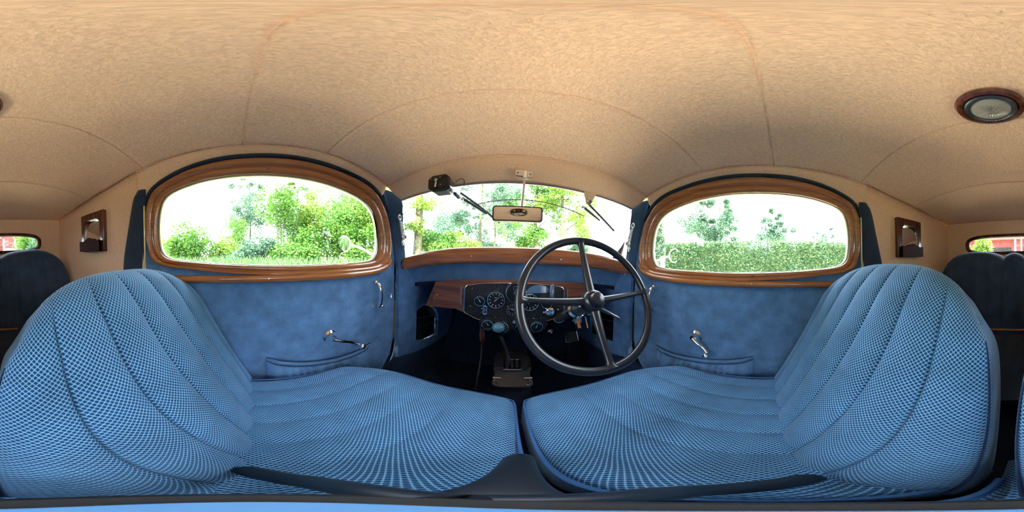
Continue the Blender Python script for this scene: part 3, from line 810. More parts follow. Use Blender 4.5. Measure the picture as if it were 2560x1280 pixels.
b = MB(); b.plate([(.135 + .0 + .055 * math.cos(a), -.165 + .038 * math.sin(a)) for a in np.linspace(0, PI, 20)], F, .018, .021)
b.build('grille', 'chromer', d)
# crystal-like control above the panel
b = MB(); b.lathe([(.006, -.036), (.0105, -.03), (.0115, .0), (.010, .03), (.006, .034), (0, .035)], (.188, DY - .055, -.150), (0, 0, 1), 12); b.tube([(.188, DY - .055, -.18), (.188, DY - .015, -.195)], .004, 8); b.build('ashtray_lever', 'chromer', d)
# top rail in varnished wood, with screws
b = MB()
def rail(a, v):
    u = 2 * a - 1; x = CX + u * .578; th = 2 * PI * v
    zc = .002 - .064 * abs(u) ** 2.8 ; yc = .712 - .020 * abs(u) ** 8
    hh = .037; e = (1 - abs(u) ** 26) ** .5 if abs(u) < 1 else 0
    e = .25 + .75 * e
    cy_, sz_ = math.cos(th), math.sin(th)
    return (x, yc - .030 * e * math.copysign(abs(cy_) ** .8, cy_) + (.02 if cy_ < 0 else 0) * e, zc + hh * e * math.copysign(abs(sz_) ** .8, sz_))
b.grid(rail, 90, 28, uvfn=lambda a, v: (a, v))
rl = b.build('top_rail', 'wood', d, sharp=70)
for (x, z) in [(-.16, -.006), (.225, -.010), (-.50, -.078), (.585, -.083)]:
    b = MB(); b.ball((x, .682 if abs(x) < .4 else .676, z), .0038, n=10); b.build('screw', 'chrome', rl)

# ------------------------------------------------------------------ steering wheel
WC = Vector((.236, .405, -.125)); tl = math.radians(28)
wn_ = Vector((0, -math.cos(tl), math.sin(tl))); wu = Vector((1, 0, 0)); wv = wn_.cross(wu) * 1.0
if wv.z < 0: wv = -wv
t = thing('steering_wheel', 'large black four-spoke steering wheel with domed centre button', 'steering wheel', WC)
RW_ = .207
b = MB(); b.tube([WC + (wu * math.cos(a) + wv * math.sin(a)) * RW_ for a in np.linspace(0, 2 * PI, 121)[:-1]], .0125, 16, closed=True); b.build('rim', 'wheel', t)
for a in (91, 176, 269.5, 1):
    a = math.radians(a); dr = wu * math.cos(a) + wv * math.sin(a)
    P = [WC + dr * r - wn_ * .010 * (1 - r / RW_) for r in (.02, .06, .11, .16, .185, .198, .204)]
    b = MB(); b.tube(P, [.0155, .0135, .0115, .0100, .0105, .014, .021], 14, flat=(1, .8)); b.build('spoke', 'wheel', t)
b = MB(); b.lathe([(.022, -.055), (.030, -.045), (.034, -.02), (.034, .0), (.030, .010), (.024, .014)], WC, wn_, 32); b.build('hub', 'wheel', t)
b = MB(); b.lathe([(.0215, .008), (.0215, .022), (.018, .029), (.010, .033), (0, .034)], WC, wn_, 32); b.build('horn_button', 'wheel', t)
b = MB(); P = [WC + wu * .014 - wv * .018 - wn_ * .01, WC + wu * .036 - wv * .040 + wn_ * .0, WC + wu * .060 - wv * .062 + wn_ * .004, WC + wu * .070 - wv * .070 + wn_ * .004]
b.tube(P, [.007, .0055, .0075, .002], 12, flat=(1, .6)); b.build('control_lever', 'steel', t)
t = thing('steering_column', 'dark steering column with chrome clamp running down from the wheel', 'steering column', WC - wn_ * .4)
b = MB(); b.tube([WC - wn_ * .05, WC - wn_ * .17], .023, 20); b.tube([WC - wn_ * .17, WC - wn_ * .72], .019, 20); b.build('tube', 'steel', t)
b = MB(); b.lathe([(.024, 0), (.029, .004), (.030, .02), (.034, .03), (.034, .045), (.026, .05)], WC - wn_ * .18, wn_, 28)
b.box(WC - wn_ * .15 - wv * .035, (.012, .012, .012)); b.build('clamp', 'chrome', t)
b = MB(); b.tube([WC - wn_ * .14 - wv * .03, WC - wn_ * .14 - wv * .07], .006, 8, mat=1); b.tube([WC - wn_ * .13 - wv * .03 + wu * .025, WC - wn_ * .13 - wv * .075 + wu * .025], .0025, 8); b.tube([WC - wn_ * .10 - wv * .028 + wu * .02, WC - wn_ * .10 - wv * .028 + wu * .055], .003, 8); b.build('stalk', ['chrome', 'wood'], t)
b = MB(); cc = WC - wn_ * .36; b.tube([cc + (wu * math.cos(a) + wv * math.sin(a)) * .026 for a in np.linspace(0, 2 * PI, 33)[:-1]], .003, 8, closed=True); b.build('collar', 'chromer', t)

# ------------------------------------------------------------------ gear lever, gate, hand brake, pedals
t = thing('gear_lever', 'bent gear lever with round blue-grey knob in front of the dashboard', 'gear lever', (.012, .74, -.60))
b = MB(); b.tube(catmull([(.018, .745, -.61), (.012, .735, -.54), (.002, .705, -.46), (-.018, .672, -.38), (-.028, .655, -.335)], 8), [.0065] * 32 + [.0065], 10); b.build('rod', 'steel', t)
b = MB(); b.tube([(-.022, .662, -.355), (-.029, .653, -.325)], [.007, .009], 12); b.build('ferrule', 'chromer', t)
b = MB(); b.ball((-.034, .648, -.306), (.026, .026, .023), n=24); b.build('knob', 'knobblue', t)
t = thing('gear_gate', 'cast alloy gear gate with chrome slots on top of the tunnel', 'gear gate', (.028, .72, -.62))
b = MB(); gp = [(-.05, .62), (-.03, .60), (.09, .60), (.11, .62), (.105, .68), (.115, .71), (.115, .79), (.09, .83), (-.03, .83), (-.055, .79), (-.055, .71), (-.045, .68)]
gz = lambda y: -.635 + (y - .60) * .32
b.plate(gp, lambda a, c, h: (a, c, gz(c) + h), 0, .012); b.build('cover_plate', 'alu', t, bevel=.004)
b = MB(); b.plate([(-.010, .685), (.068, .685), (.068, .755), (-.010, .755)], lambda a, c, h: (a, c, gz(c) + .012 + h), 0, .022, holes=[[(-.002, .712), (.012, .712), (.012, .75), (-.002, .75)], [(.022, .694), (.034, .694), (.034, .75), (.022, .75)], [(.044, .700), (.058, .700), (.058, .75), (.044, .75)]])
b.build('gate', 'chrome', t, bevel=.002)
b = MB(); b.tube([(-.045, .70, gz(.70) + .03), (.10, .70, gz(.70) + .03)], .003, 8); b.build('pivot_rod', 'chrome', t)
for (x, y) in [(-.042, .635), (.10, .635), (-.045, .72), (.105, .72), (-.042, .80), (.10, .80), (-.03, .61), (.088, .61), (.03, .82)]:
    b = MB(); b.lathe([(.008, 0), (.008, .006), (.004, .008), (.004, .013), (0, .014)], (x, y, gz(y) + .011), (0, 0, 1), 6); b.build('bolt', 'chromer', t)
for sd in (-1, 1):
    b = MB(); b.tube([(.03 + sd * .045, .645, gz(.645) + .018), (.03 + sd * .078, .645, gz(.645) + .018)], .008, 12); b.build('boss', 'chromer', t)
t = thing('hand_brake', 'thin hand brake rod with dark grip left of the gear lever', 'hand brake', (-.115, .66, -.80))
b = MB(); b.tube(catmull([(-.118, .655, -.72), (-.112, .665, -.62), (-.105, .69, -.50), (-.105, .70, -.42)], 6), .0045, 8); b.build('rod', 'steel', t)
b = MB(); b.tube([(-.105, .70, -.43), (-.106, .70, -.405), (-.107, .70, -.365), (-.108, .70, -.34)], [.009, .013, .013, .010], 12); b.build('grip', 'mahog', t)
b = MB(); b.box((-.118, .655, -.725), (.010, .006, .018)); b.box((-.118, .655, -.75), (.022, .012, .006)); b.build('fork', 'chromer', t, bevel=.002)
for i, (x, y, z, hw, hh, lab) in enumerate([(.150, .90, -.40, .028, .033, 'dark square clutch pedal pad seen inside the lower left of the steering wheel rim'), (.345, .83, -.475, .036, .030, 'black rectangular brake pedal pad below the steering column')]):
    t = thing('pedal', lab, 'pedal', (x, y + .1, z - .25))
    R_ = Matrix.Rotation(math.radians(-30), 3, 'X')
    b = MB(); b.box((x, y, z), (hw, .006, hh), R=R_); b.build('pad', 'rubber', t, bevel=.005)
    b = MB(); b.tube(catmull([(x, y + .01, z), (x + .01, y + .06, z - .10), (x + .015, y + .12, z - .24), (x + .015, y + .20, z - .30)], 6), .007, 8); b.build('arm', 'steel', t)
    b = MB(); b.tube([Vector((x, y, z)) + R_ @ Vector((a * hw, -.007, c * hh)) for a, c in ((-1, -1), (1, -1), (1, 1), (-1, 1))], .0018, 6, closed=True); b.build('pad_edge', 'chromer', t)
b = MB(); b.tube([(.235, .95, -.47), (.235, .875, -.44)], .006, 8, mat=0); b.lathe([(.006, 0), (.016, .004), (.017, .012), (.012, .020), (0, .023)], (.235, .885, -.445), (0, -1, .2), 20)
tag(b.build('accelerator_pedal', ['chromer']), 'round metal accelerator button between the two pedal pads', 'pedal')

# ------------------------------------------------------------------ rear view mirror, wiper motor, wipers, stays
t = thing('rear_view_mirror', 'rounded rectangular rear view mirror hanging in the middle of the windscreen', 'mirror', (.03, .56, .145))
mn = Vector((-.012, -1, .040)).normalized(); mxx = Vector((0, 0, 1)).cross(mn).normalized(); myy = mn.cross(mxx)
if mxx.x < 0: mxx = -mxx
mc = Vector((.0245, .55, .147))
def rrect(w, h, r, n=8):
    out = []
    for cx_, cy_, a0 in ((w - r, h - r, 0), (-w + r, h - r, PI / 2), (-w + r, -h + r, PI), (w - r, -h + r, 3 * PI / 2)):
        for k in range(n + 1): a = a0 + PI / 2 * k / n; out.append((cx_ + r * math.cos(a), cy_ + r * math.sin(a)))
    return out
Fm = lambda a, c, h: mc + mxx * a + myy * c + mn * h
b = MB(); b.plate(rrect(.086, .0285, .011), Fm, -.012, .0015); b.build('housing', 'steel', t, bevel=.003)
b = MB(); b.plate(rrect(.0805, .0235, .008), Fm, .0015, .0022); b.build('mirror_glass', 'mirror', t, sharp=20)
b = MB(); b.tube([mc + Vector((.014, .01, .025)), (.047, .567, .300)], .0045, 10); b.build('stem', 'chromer', t)
b = MB(); b.box((.047, .5655, .310), (.008, .006, .018)); b.build('bracket', 'chrome', t, bevel=.003)
b = MB(); b.plate(rrect(.030, .012, .004), lambda a, c, h: (.043 + a, .567 + h - .1 * c, .315 + c - .1 * a), -.004, .004); 
b.ball((.021, .561, .318), .0035, n=8); b.ball((.065, .561, .313), .0035, n=8); b.build('mounting_plate', 'chromer', t, bevel=.001)

t = thing('wiper_motor', 'chrome-sided black windscreen wiper motor at the top left of the windscreen', 'wiper motor', (-.262, .57, .25))
fm = lambda o: (lambda a, c, h: (-.262 + a, .560 - h, .285 + c))
oct_ = lambda w, h, k: [(-w + k, -h), (w - k, -h), (w, -h + k), (w, h - k), (w - k, h), (-w + k, h), (-w, h - k), (-w, -h + k)]
b = MB(); b.plate(oct_(.043, .034, .014), fm(0), -.055, 0); b.build('case', 'chromer', t, bevel=.004)
b = MB(); b.plate(oct_(.044, .035, .015), fm(0), -.004, .012); b.build('cover', 'black', t, bevel=.003)
b = MB(); b.plate(oct_(.033, .025, .012), fm(0), .012, .0145); cv = b.build('inner_panel', 'black', t, bevel=.002)
for (x, z) in ((-.028, .018), (.008, .021), (.010, -.012)):
    b = MB(); b.ball((-.262 + x, .545, .285 + z), .003, n=8); b.build('rivet', 'chrome', cv)
b = MB(); b.tube([(-.268, .543, .293), (-.272, .541, .262)], .004, 8); b.ball((-.268, .541, .295), .0075, n=12); b.build('lever', 'chromer', t)
b = MB(); b.tube(catmull([(-.22, .60, .295), (-.19, .58, .305), (-.172, .575, .296), (-.178, .59, .268), (-.21, .61, .255)], 6), .0015, 6); b.build('cable', 'mahog', t)
b = MB(); b.tube([(-.215, .60, .25), (-.212, .65, .247)], .008, 10); b.build('spindle', 'steel', t)
def wp(x, z, o=.018): return (x, wy(z) + o, z)
def wiper(label, piv, tip, bl0, bl1, loc):
    t = thing('windscreen_wiper', label, 'wiper', loc)
    b = MB(); b.tube([wp(piv[0], piv[1], .03), wp(tip[0], tip[1], .024)], [.0075, .0045], 8); b.build('arm', 'rubber', t)
    b = MB(); b.tube([wp(bl0[0], bl0[1]), wp(bl1[0], bl1[1])], .0055, 8); b.build('blade', 'rubber', t)
    b = MB(); b.lathe([(.010, 0), (.011, .008), (.006, .014), (0, .016)], wp(piv[0], piv[1], .035), (0, -1, 0), 16); b.build('pivot', 'chromer', t)
wiper('dark wiper hanging from the motor on the left of the windscreen', (-.200, .248), (-.10, .180), (-.205, .268), (-.045, .145), (-.13, .65, .2))
wiper("dark wiper on the driver's side of the windscreen, upper right", (.318, .240), (.42, .19), (.335, .252), (.520, .150), (.42, .65, .2))
b = MB(); b.tube([wp(x, .238 - .035 * ((x - .05) / .26) ** 2, .02) for x in np.linspace(-.155, .33, 24)], .0022, 6)
tag(b.build('wiper_link_rod', 'rubber'), 'thin dark rod joining both wipers across the windscreen', 'rod')
b = MB(); b.plate([(-.030, .03), (.030, .03), (.016, -.004), (.012, -.020), (0, -.026), (-.012, -.020), (-.016, -.004)], lambda a, c, h: (.322 + a, .612 - .2 * c + h, .262 + c), 0, .008)
b.lathe([(.004, -.004), (.006, .006), (.010, .006), (.011, 0)], (.322, .612, .248), (0, -1, 0), 20, mat=1)
tag(b.build('wiper_bracket', ['head2', 'chromer'], bevel=.001), 'beige tab with round metal eyelet at the upper right of the windscreen', 'bracket')
for s in (-1, 1):
    t = thing('windscreen_stay', 'chrome windscreen opening stay with ring on the %s' % ('left door pillar, passenger side' if s < 0 else "right door pillar, driver's side"), 'stay', (sx(s, .545), .64, .05))
    P0 = Vector((sx(s, .543), .622, .178)); P1 = Vector((sx(s, .533), .640, .070))
    b = MB(); b.tube([P0 + Vector((0, .010 * math.cos(a), .012 * math.sin(a))) for a in np.linspace(0, 2 * PI, 25)[:-1]], .0034, 8, closed=True); b.build('ring', 'nickel', t)
    b = MB(); b.tube([P0 - Vector((0, 0, .012)), P1], .0062, 8, flat=(1, .7)); b.tube([P0 + Vector((-s * .002, .012, -.02)), P1 + Vector((-s * .002, .014, .02))], .003, 8)
    for k in range(5): b.ball(P0 * (1 - (.25 + k * .14)) + P1 * (.25 + k * .14) + Vector((-s * .004, .008, 0)), .005, n=8)
    b.build('slotted_arm', 'nickel', t)
    b = MB(); b.lathe([(.014, -.004), (.014, .004), (.007, .006), (.007, .012), (0, .013)], P1 + Vector((0, .006, .012)), (-s, -.3, 0), 18)
    b.ball(P1 - Vector((0, .004, .018)), (.006, .009, .016), n=12); b.build('clamp', 'chrome', t)
    # door hinge / striker on the pillar
    h = thing('door_check', 'metal door hinge on the %s pillar edge below the wooden rail' % ('passenger side' if s < 0 else "driver's side"), 'hinge', (sx(s, .588), .672, -.24))
    b = MB(); b.box((sx(s, .585), .668, -.215), (.006, .013, .032)); b.build('plate', 'pillar', h, bevel=.003)
    b = MB(); b.ball((sx(s, .574), .664, -.215), (.009, .010, .013), n=14); b.tube([(sx(s, .575), .680, -.215), (sx(s, .575), .690, -.235)], .004, 8); b.build('catch', 'chromer', h)

# ------------------------------------------------------------------ roof lamp and companion mirrors
lx, ly = .055, -.362; lz = ceil(lx, ly) - .003; ln = Vector((0, -.02, -1)).normalized()
t = thing('ceiling_lamp', 'round ceiling lamp with wooden ring and cut glass lens', 'lamp', (lx, ly, lz))
b = MB(); b.lathe([(.080, -.006), (.082, .004), (.077, .014), (.068, .018), (.060, .012), (.058, .0)], (lx, ly, lz), ln, 56); b.build('wooden_ring', 'mahog', t)
b = MB(); b.lathe([(.0600, .006), (.0605, .017), (.056, .020), (.050, .021), (.0475, .017), (.047, .012)], (lx, ly, lz), ln, 56)
for k in range(44):
    a = 2 * PI * k / 44; b.ball((lx + .0545 * math.cos(a), ly + .0545 * math.sin(a), lz - .0205), (.0022, .0022, .0014), n=6)
b.build('metal_bezel', 'steel', t)
b = MB()
def lens(a, v):
    r = .0485 * v; an = 2 * PI * a; cut = .0016 * max(0, math.cos(an * 22)) ** 4 * math.exp(-((v - .32) / .2) ** 2)
    return (lx + r * math.cos(an), ly + r * math.sin(an), lz - .016 - .013 * (1 - v * v) - cut * 1.5)
b.grid(lens, 176, 24, closeu=True); b.build('lens', 'lens', t, sharp=80)
for s in (-1, 1):
    wq = lambda y: side_w(y) + .004
    yA, yB = (-.875, -.665) if s < 0 else (-.845, -.640)
    t = thing('companion_mirror', 'dark wooden framed vanity mirror with wavy tray on the %s rear quarter' % ('left' if s < 0 else 'right'), 'mirror', (sx(s, wq((yA + yB) / 2)), (yA + yB) / 2, .01))
    yc = (yA + yB) / 2; hw = (yB - yA) / 2
    Fc = lambda a, z, h, s=s, yc=yc: (sx(s, wq(yc + a) - h), yc + a, .122 + z)
    inner = [(-hw + .035, -.085), (hw - .035, -.085), (hw - .035, .045), (hw - .045, .062), (hw - .06, .068), (-hw + .06, .068), (-hw + .045, .062), (-hw + .035, .045)]
    b = MB(); b.plate([(-hw, -.112), (hw, -.112), (hw, .112), (-hw, .112)], Fc, -.01, .022, holes=[inner]); b.build('frame', 'mahog', t, bevel=.005)
    Ft = lambda a, z, h, s=s, yc=yc: (sx(s, wq(yc + a) - h - .008 + .14 * z), yc + a, .122 + z)
    b = MB(); b.plate(rrect(hw - .02, .09, .01), Ft, .002, .004); b.build('mirror_glass', 'mirror', t, sharp=20)
    tr_ = [(-hw + .012, -.108), (hw - .012, -.108), (hw - .012, -.05)] + [(hw * .9 * q, -.052 + .018 * math.exp(-(q / .35) ** 2)) for q in np.linspace(.9, -.9, 21)] + [(-hw + .012, -.05)]
    b = MB(); b.plate(tr_, Fc, .03, .042); b.plate([(-hw + .012, -.110), (hw - .012, -.110), (hw - .012, -.102), (-hw + .012, -.102)], Fc, .0, .04)
    b.plate([(-hw + .012, -.108), (-hw + .018, -.108), (-hw + .018, -.055), (-hw + .012, -.055)], Fc, 0, .04); b.plate([(hw - .018, -.108), (hw - .012, -.108), (hw - .012, -.055), (hw - .018, -.055)], Fc, 0, .04)
    b.build('tray', 'traywood', t, bevel=.002)

# ------------------------------------------------------------------ black stand under the camera
t = thing('tripod', 'black camera stand with curved legs resting on the two front seats', 'tripod', (0, .012, -.46))
def leg(pts, rad):
    P = catmull(pts, 8); R_ = np.interp(np.linspace(0, 1, len(P)), np.linspace(0, 1, len(rad)), rad)
    b = MB(); b.tube(P, list(R_), 16); b.ball(P[-1], float(R_[-1]), n=12); b.build('leg', 'black_soft', t)
leg([(0, .024, -.335), (-.030, .030, -.36), (-.062, .024, -.405), (-.104, -.004, -.450)], [.011, .012, .0135, .0125])
leg([(0, .024, -.335), (.030, .026, -.36), (.060, .022, -.405), (.104, -.024, -.450)], [.011, .012, .0135, .0125])
b = MB()
def fl(a, v):
    y = .03 + .135 * v; w = (.0165 - .002 * v) * (1 - max(0, (v - .9) / .1) ** 2 * .45); th = 2 * PI * a
    return (.006 + .017 * v + w * math.cos(th), y, -.350 - .100 * v ** 1.1 + .008 * math.sin(th))
b.grid(fl, 24, 16, closeu=True); b.build('leg', 'black_soft', t)
b = MB(); b.lathe([(0, .035), (.024, .034), (.029, .02), (.027, 0), (.020, -.015), (.010, -.11)], (0, 0, -.36), (0, 0, 1), 32); b.build('hub', 'rubber', t)
b = MB(); b.lathe([(0, .004), (.010, .0035), (.011, 0)], (0, 0, -.325), (0, 0, 1), 32); b.build('cap', 'bluecap', t)  # blue disc standing in for the blurred patch straight below the camera

# ------------------------------------------------------------------ outside: bonnet, door mirrors
b = MB(); b.plate([(-.66, .775), (.75, .775), (.73, 1.24), (-.64, 1.24)], lambda a, c, h: (a, c, -.075 + h), 0, .02); struct(b.build('cowl_panel', 'cream'))  # unseen cover added to stop light leaking in over the scuttle
b = MB()
def bon(a, v):
    u = 2 * a - 1; y = 1.245 + 1.0 * v; w = .50 - .20 * v
    return (CX + u * w, y, -.030 - .02 * v - .16 * abs(u) ** 3)
b.grid(bon, 24, 20); o = b.build('bonnet', 'cream'); tag(o, 'cream car bonnet stretching ahead of the windscreen', 'bonnet')
so = o.modifiers.new('thick', 'SOLIDIFY'); so.thickness = .01
for s, cyz, foot in ((-1, (-.75, .472, .047), (-.66, .70, -.065)), (1, (.85, .532, .026), (.745, .715, -.075))):
    t = thing('door_mirror', 'round door mirror on a cream arm outside the %s' % ("left door window" if s < 0 else "right door window by the hedge"), 'mirror', cyz)
    c = Vector(cyz); tocam = (-c).normalized(); back = Vector((-.25 * s, -1, 0)).normalized()
    n_ = (tocam + Vector((s * .75, -1, -.16)).normalized()).normalized()
    b = MB(); b.lathe([(0, -.022), (.020, -.020), (.038, -.010), (.044, 0), (.044, .004), (.040, .005)], c, n_, 36); b.build('shell', 'chrome', t)
    b = MB(); b.lathe([(0, .0035), (.0405, .0035)], c, n_, 36); b.build('mirror_glass', 'mirror', t)
    b = MB(); b.tube(catmull([c - n_ * .012 + Vector((0, .02, -.004)), (c + Vector(foot)) / 2 + Vector((0, 0, .018)), foot], 8), [.0065] * 9 + [.008] * 8, 10); b.build('arm', 'cream', t)

# ------------------------------------------------------------------ the garden
GZ = -1.20
b = MB(); b.grid(lambda a, v: (-60 + 120 * a, -60 + 120 * v, GZ + .05 * math.sin(a * 31) * math.cos(v * 27)), 40, 40); g_ = b.build('ground', 'ground'); struct(g_)
rng = np.random.default_rng(7)
def dirv(px, py):
    a = (px - 1280) / 2560 * 2 * PI; e = (640 - py) / 1280 * PI
    v = MM @ np.array([math.sin(a) * math.cos(e), math.cos(a) * math.cos(e), math.sin(e)]); return v
def at(px, py, dist):
    v = dirv(px, py); return v * (dist / math.hypot(v[0], v[1]))
def leaf_mesh(name, mat, parent, pts, size, up=0.0, asp=.55):
    """pts Nx3; one diamond leaf at each"""
    n = len(pts); a = rng.normal(size=(n, 3)); a /= np.linalg.norm(a, axis=1)[:, None]; a[:, 2] *= .6
    c = np.cross(a, rng.normal(size=(n, 3))); c /= np.linalg.norm(c, axis=1)[:, None]
    s = size * rng.uniform(.6, 1.3, n)[:, None]
    v = np.stack([pts - a * s, pts + c * s * asp, pts + a * s, pts - c * s * asp], 1).reshape(-1, 3)
    org = Vector((0, 0, 0)); q = parent
    while q is not None: org += q.location; q = q.parent
    v -= np.array(org)
    me = bpy.data.meshes.new(name); me.vertices.add(4 * n); me.vertices.foreach_set('co', v.ravel())
    me.loops.add(4 * n); me.loops.foreach_set('vertex_index', np.arange(4 * n)); me.polygons.add(n)
    me.polygons.foreach_set('loop_start', np.arange(0, 4 * n, 4)); me.update(calc_edges=True)
    me.materials.append(M[mat]); o = bpy.data.objects.new(name, me); COL.objects.link(o); o.parent = parent
    return o
def blobs(cl):
    out = []
    for (c, r, n) in cl:
        d_ = rng.normal(size=(n, 3)); d_ /= np.linalg.norm(d_, axis=1)[:, None]
        rad = rng.uniform(.35, 1, n) ** .6
        out.append(np.array(c) + d_ * rad[:, None] * np.array(r))
    return np.vstack(out)
def clumpy(center, r, n, sub=14, fr=.38):
    """irregular crown: many small blobs within an ellipsoid"""
    c = np.array(center); r = np.array(r); cl = []
    for k in range(sub):
        d_ = rng.normal(size=3); d_ /= np.linalg.norm(d_); p = c + d_ * r * rng.uniform(.25, .85)
        cl.append((p, r * fr * rng.uniform(.6, 1.25), max(1, n // sub)))
    return cl
def shrub(label, px, dist, top_py, w, mat, n, size=.05, group=None, name='shrub', wy_=None):
    p = at(px, 640, dist); top = at(px, top_py, dist)[2]; h = top - GZ
    t = thing(name, label, 'shrub', (p[0], p[1], GZ), group)
    b = MB()
    for k in range(5):
        q = rng.normal(size=2) * w * .35
        b.tube(catmull([(p[0] + q[0] * .2, p[1] + q[1] * .2, GZ - .03), (p[0] + q[0] * .6, p[1] + q[1] * .6, GZ + h * .35), (p[0] + q[0], p[1] + q[1], GZ + h * .75)], 4), list(np.linspace(.03, .01, 9)), 6)
    b.build('stem', 'bark', t)
    leaf_mesh('foliage', mat, t, blobs(clumpy((p[0], p[1], GZ + h * .55), (w, w, h * .52), n, 22)), size)
    return t
def tree(label, px, dist, trunk_r, h, crown_, mat, n, size=.06, bark='bark', branches=9, first=.3, lean=(0, 0), group=None, seed=1, name='tree'):
    """crown_: list of (dx along view-right, dz, rx, rz, share)"""
    r_ = random.Random(seed)
    p = at(px, 640, dist); t = thing(name, label, 'tree', (p[0], p[1], GZ), group)
    right = np.array([p[1], -p[0], 0]) / math.hypot(p[0], p[1])
    b = MB(); H = h
    tp = lambda f: np.array([p[0], p[1], GZ - .03]) + right * lean[0] * f ** 1.5 + right * .04 * math.sin(f * 9 + seed) + np.array([0, 0, H * f])
    fs = np.linspace(0, 1, 16); b.tube([tp(f) for f in fs], [trunk_r * (1.25 if f == 0 else 1) * (1 - .65 * f) for f in fs], 12)
    b.build('trunk', bark, t)
    b = MB(); tips = []
    for k in range(branches):
        f = first + (1 - first) * (k + .3) / branches * .95; o = tp(f); az = r_.uniform(-1.2, 1.2) + (PI if k % 2 else 0); L = H * r_.uniform(.16, .30) * (1.15 - f * .5)
        dv = right * math.cos(az) * .9 + np.array([-right[1], right[0], 0]) * math.sin(az) * .6
        P = [o, o + dv * L * .35 + np.array([0, 0, L * .28]), o + dv * L * .7 + np.array([0, 0, L * .45]), o + dv * L + np.array([0, 0, L * .85])]
        rr0 = trunk_r * .32 * (1.2 - f); b.tube(catmull(P, 4), list(np.linspace(rr0, rr0 * .2, 13)), 7); tips.append((P[3], L))
        for m_ in range(3):
            q0 = P[1 + m_ % 3] if m_ < 2 else P[2]; d2 = dv * r_.uniform(.2, .8) + right * r_.uniform(-.6, .6) + np.array([0, 0, r_.uniform(.1, .9)])
            b.tube([q0, q0 + d2 * L * .25, q0 + d2 * L * .48 + np.array([0, 0, L * .08])], [rr0 * .4, rr0 * .25, rr0 * .1], 5); tips.append((q0 + d2 * L * .48, L * .7))
    b.build('branches', bark, t)
    cl = []
    for (q, L) in tips: cl.append((q, (L * .28, L * .28, L * .22), max(2, n // len(tips))))
    for (dx, dz, rx, rz, share) in crown_:
        cl += clumpy(np.array([p[0], p[1], GZ + dz]) + right * dx, (rx, rx, rz), int(n * share), 16)
    leaf_mesh('foliage', mat, t, blobs(cl), size)
    return t

# left of the car
L_ = [('rounded bright green shrub at the rear end of the left window view', 475, 5.5, 545, 1.05, 'leafA', 9000),
 ('low yellow-green shrub behind the rear edge of the left window', 405, 6.5, 590, .7, 'leafC', 3500),
 ('low loose green shrub just right of the rounded shrub', 555, 6.0, 575, .9, 'leafC', 6000),
 ('broad bright green bush in the centre of the left window', 705, 6.0, 468, 1.2, 'leafA', 13000),
 ('yellow-green bush with rounded top right of the centre bush', 790, 6.6, 478, 1.25, 'leafC', 13000),
 ('dense green bush behind the left door mirror', 860, 5.6, 495, 1.1, 'leafA', 12000),
 ('tall yellow-green bush at the front edge of the left window', 935, 6.0, 440, 1.3, 'leafC', 13000),
 ('low blue-green bush in front, below the pale tree', 640, 5.0, 585, 1.0, 'leafB', 8000),
 ('low dark green bush in the gap below the centre bush', 745, 5.0, 580, .9, 'leafA', 8000),
 ('low green bush at the foot of the front yellow-green bush', 905, 4.8, 575, .9, 'leafA', 7000),
 ('small bush between the rounded shrub and the pale tree', 590, 7.5, 540, 1.0, 'leafA', 6000)]
for lab, px_, d_, tp_, w_, mt_, n_l in L_: shrub(lab, px_, d_, tp_, w_, mt_, n_l, .048)
tree('tall thin-leaved pale tree rising above the middle of the left window', 625, 9, .06, 5.4, [(0, 3.4, 1.5, 1.5, .8), (-.6, 2.6, 1.3, .9, .4)], 'leafB', 6500, .05, branches=12, seed=3)
tree('slim green tree with loose crown behind the centre bush', 745, 9.5, .07, 5.2, [(0, 3.4, 1.3, 1.2, .6)], 'leafA', 6000, .055, branches=12, seed=41)
tree('loose-crowned tree behind the left door mirror', 880, 9, .07, 5.4, [(0, 3.7, 1.4, 1.3, .7)], 'leafB', 7000, .055, branches=12, seed=43)
# tall grass along the verge (uncountable)
def grass(name, azr, dr, n, h):
    a = rng.uniform(*azr, n); d_ = rng.uniform(*dr, n); x = np.sin(a) * d_; y = np.cos(a) * d_
    hh = rng.uniform(.55, 1.0, n) * h; th = rng.uniform(0, 2 * PI, n); ln_ = rng.normal(0, .16, (n, 2)) * hh[:, None]
    w = .012; c_, s_ = np.cos(th) * w, np.sin(th) * w; z0 = np.full(n, GZ)
    v = np.stack([np.stack([x - c_, y - s_, z0], 1), np.stack([x + c_, y + s_, z0], 1), np.stack([x + c_ * .6 + ln_[:, 0] * .5, y + s_ * .6 + ln_[:, 1] * .5, z0 + hh * .6], 1), np.stack([x + ln_[:, 0] * 1.4, y + ln_[:, 1] * 1.4, z0 + hh], 1)], 1).reshape(-1, 3)
    me = bpy.data.meshes.new(name); me.vertices.add(4 * n); me.vertices.foreach_set('co', v.ravel()); me.loops.add(4 * n); me.loops.foreach_set('vertex_index', np.arange(4 * n)); me.polygons.add(n); me.polygons.foreach_set('loop_start', np.arange(0, 4 * n, 4)); me.update(calc_edges=True)
    me.materials.append(M['grass']); o = bpy.data.objects.new(name, me); COL.objects.link(o); o['kind'] = 'stuff'; o['label'] = 'tall grass growing along the verge outside the left door'; o['category'] = 'grass'
grass('tall_grass', (math.radians(-130), math.radians(-42)), (3.0, 4.6), 9000, 1.12)
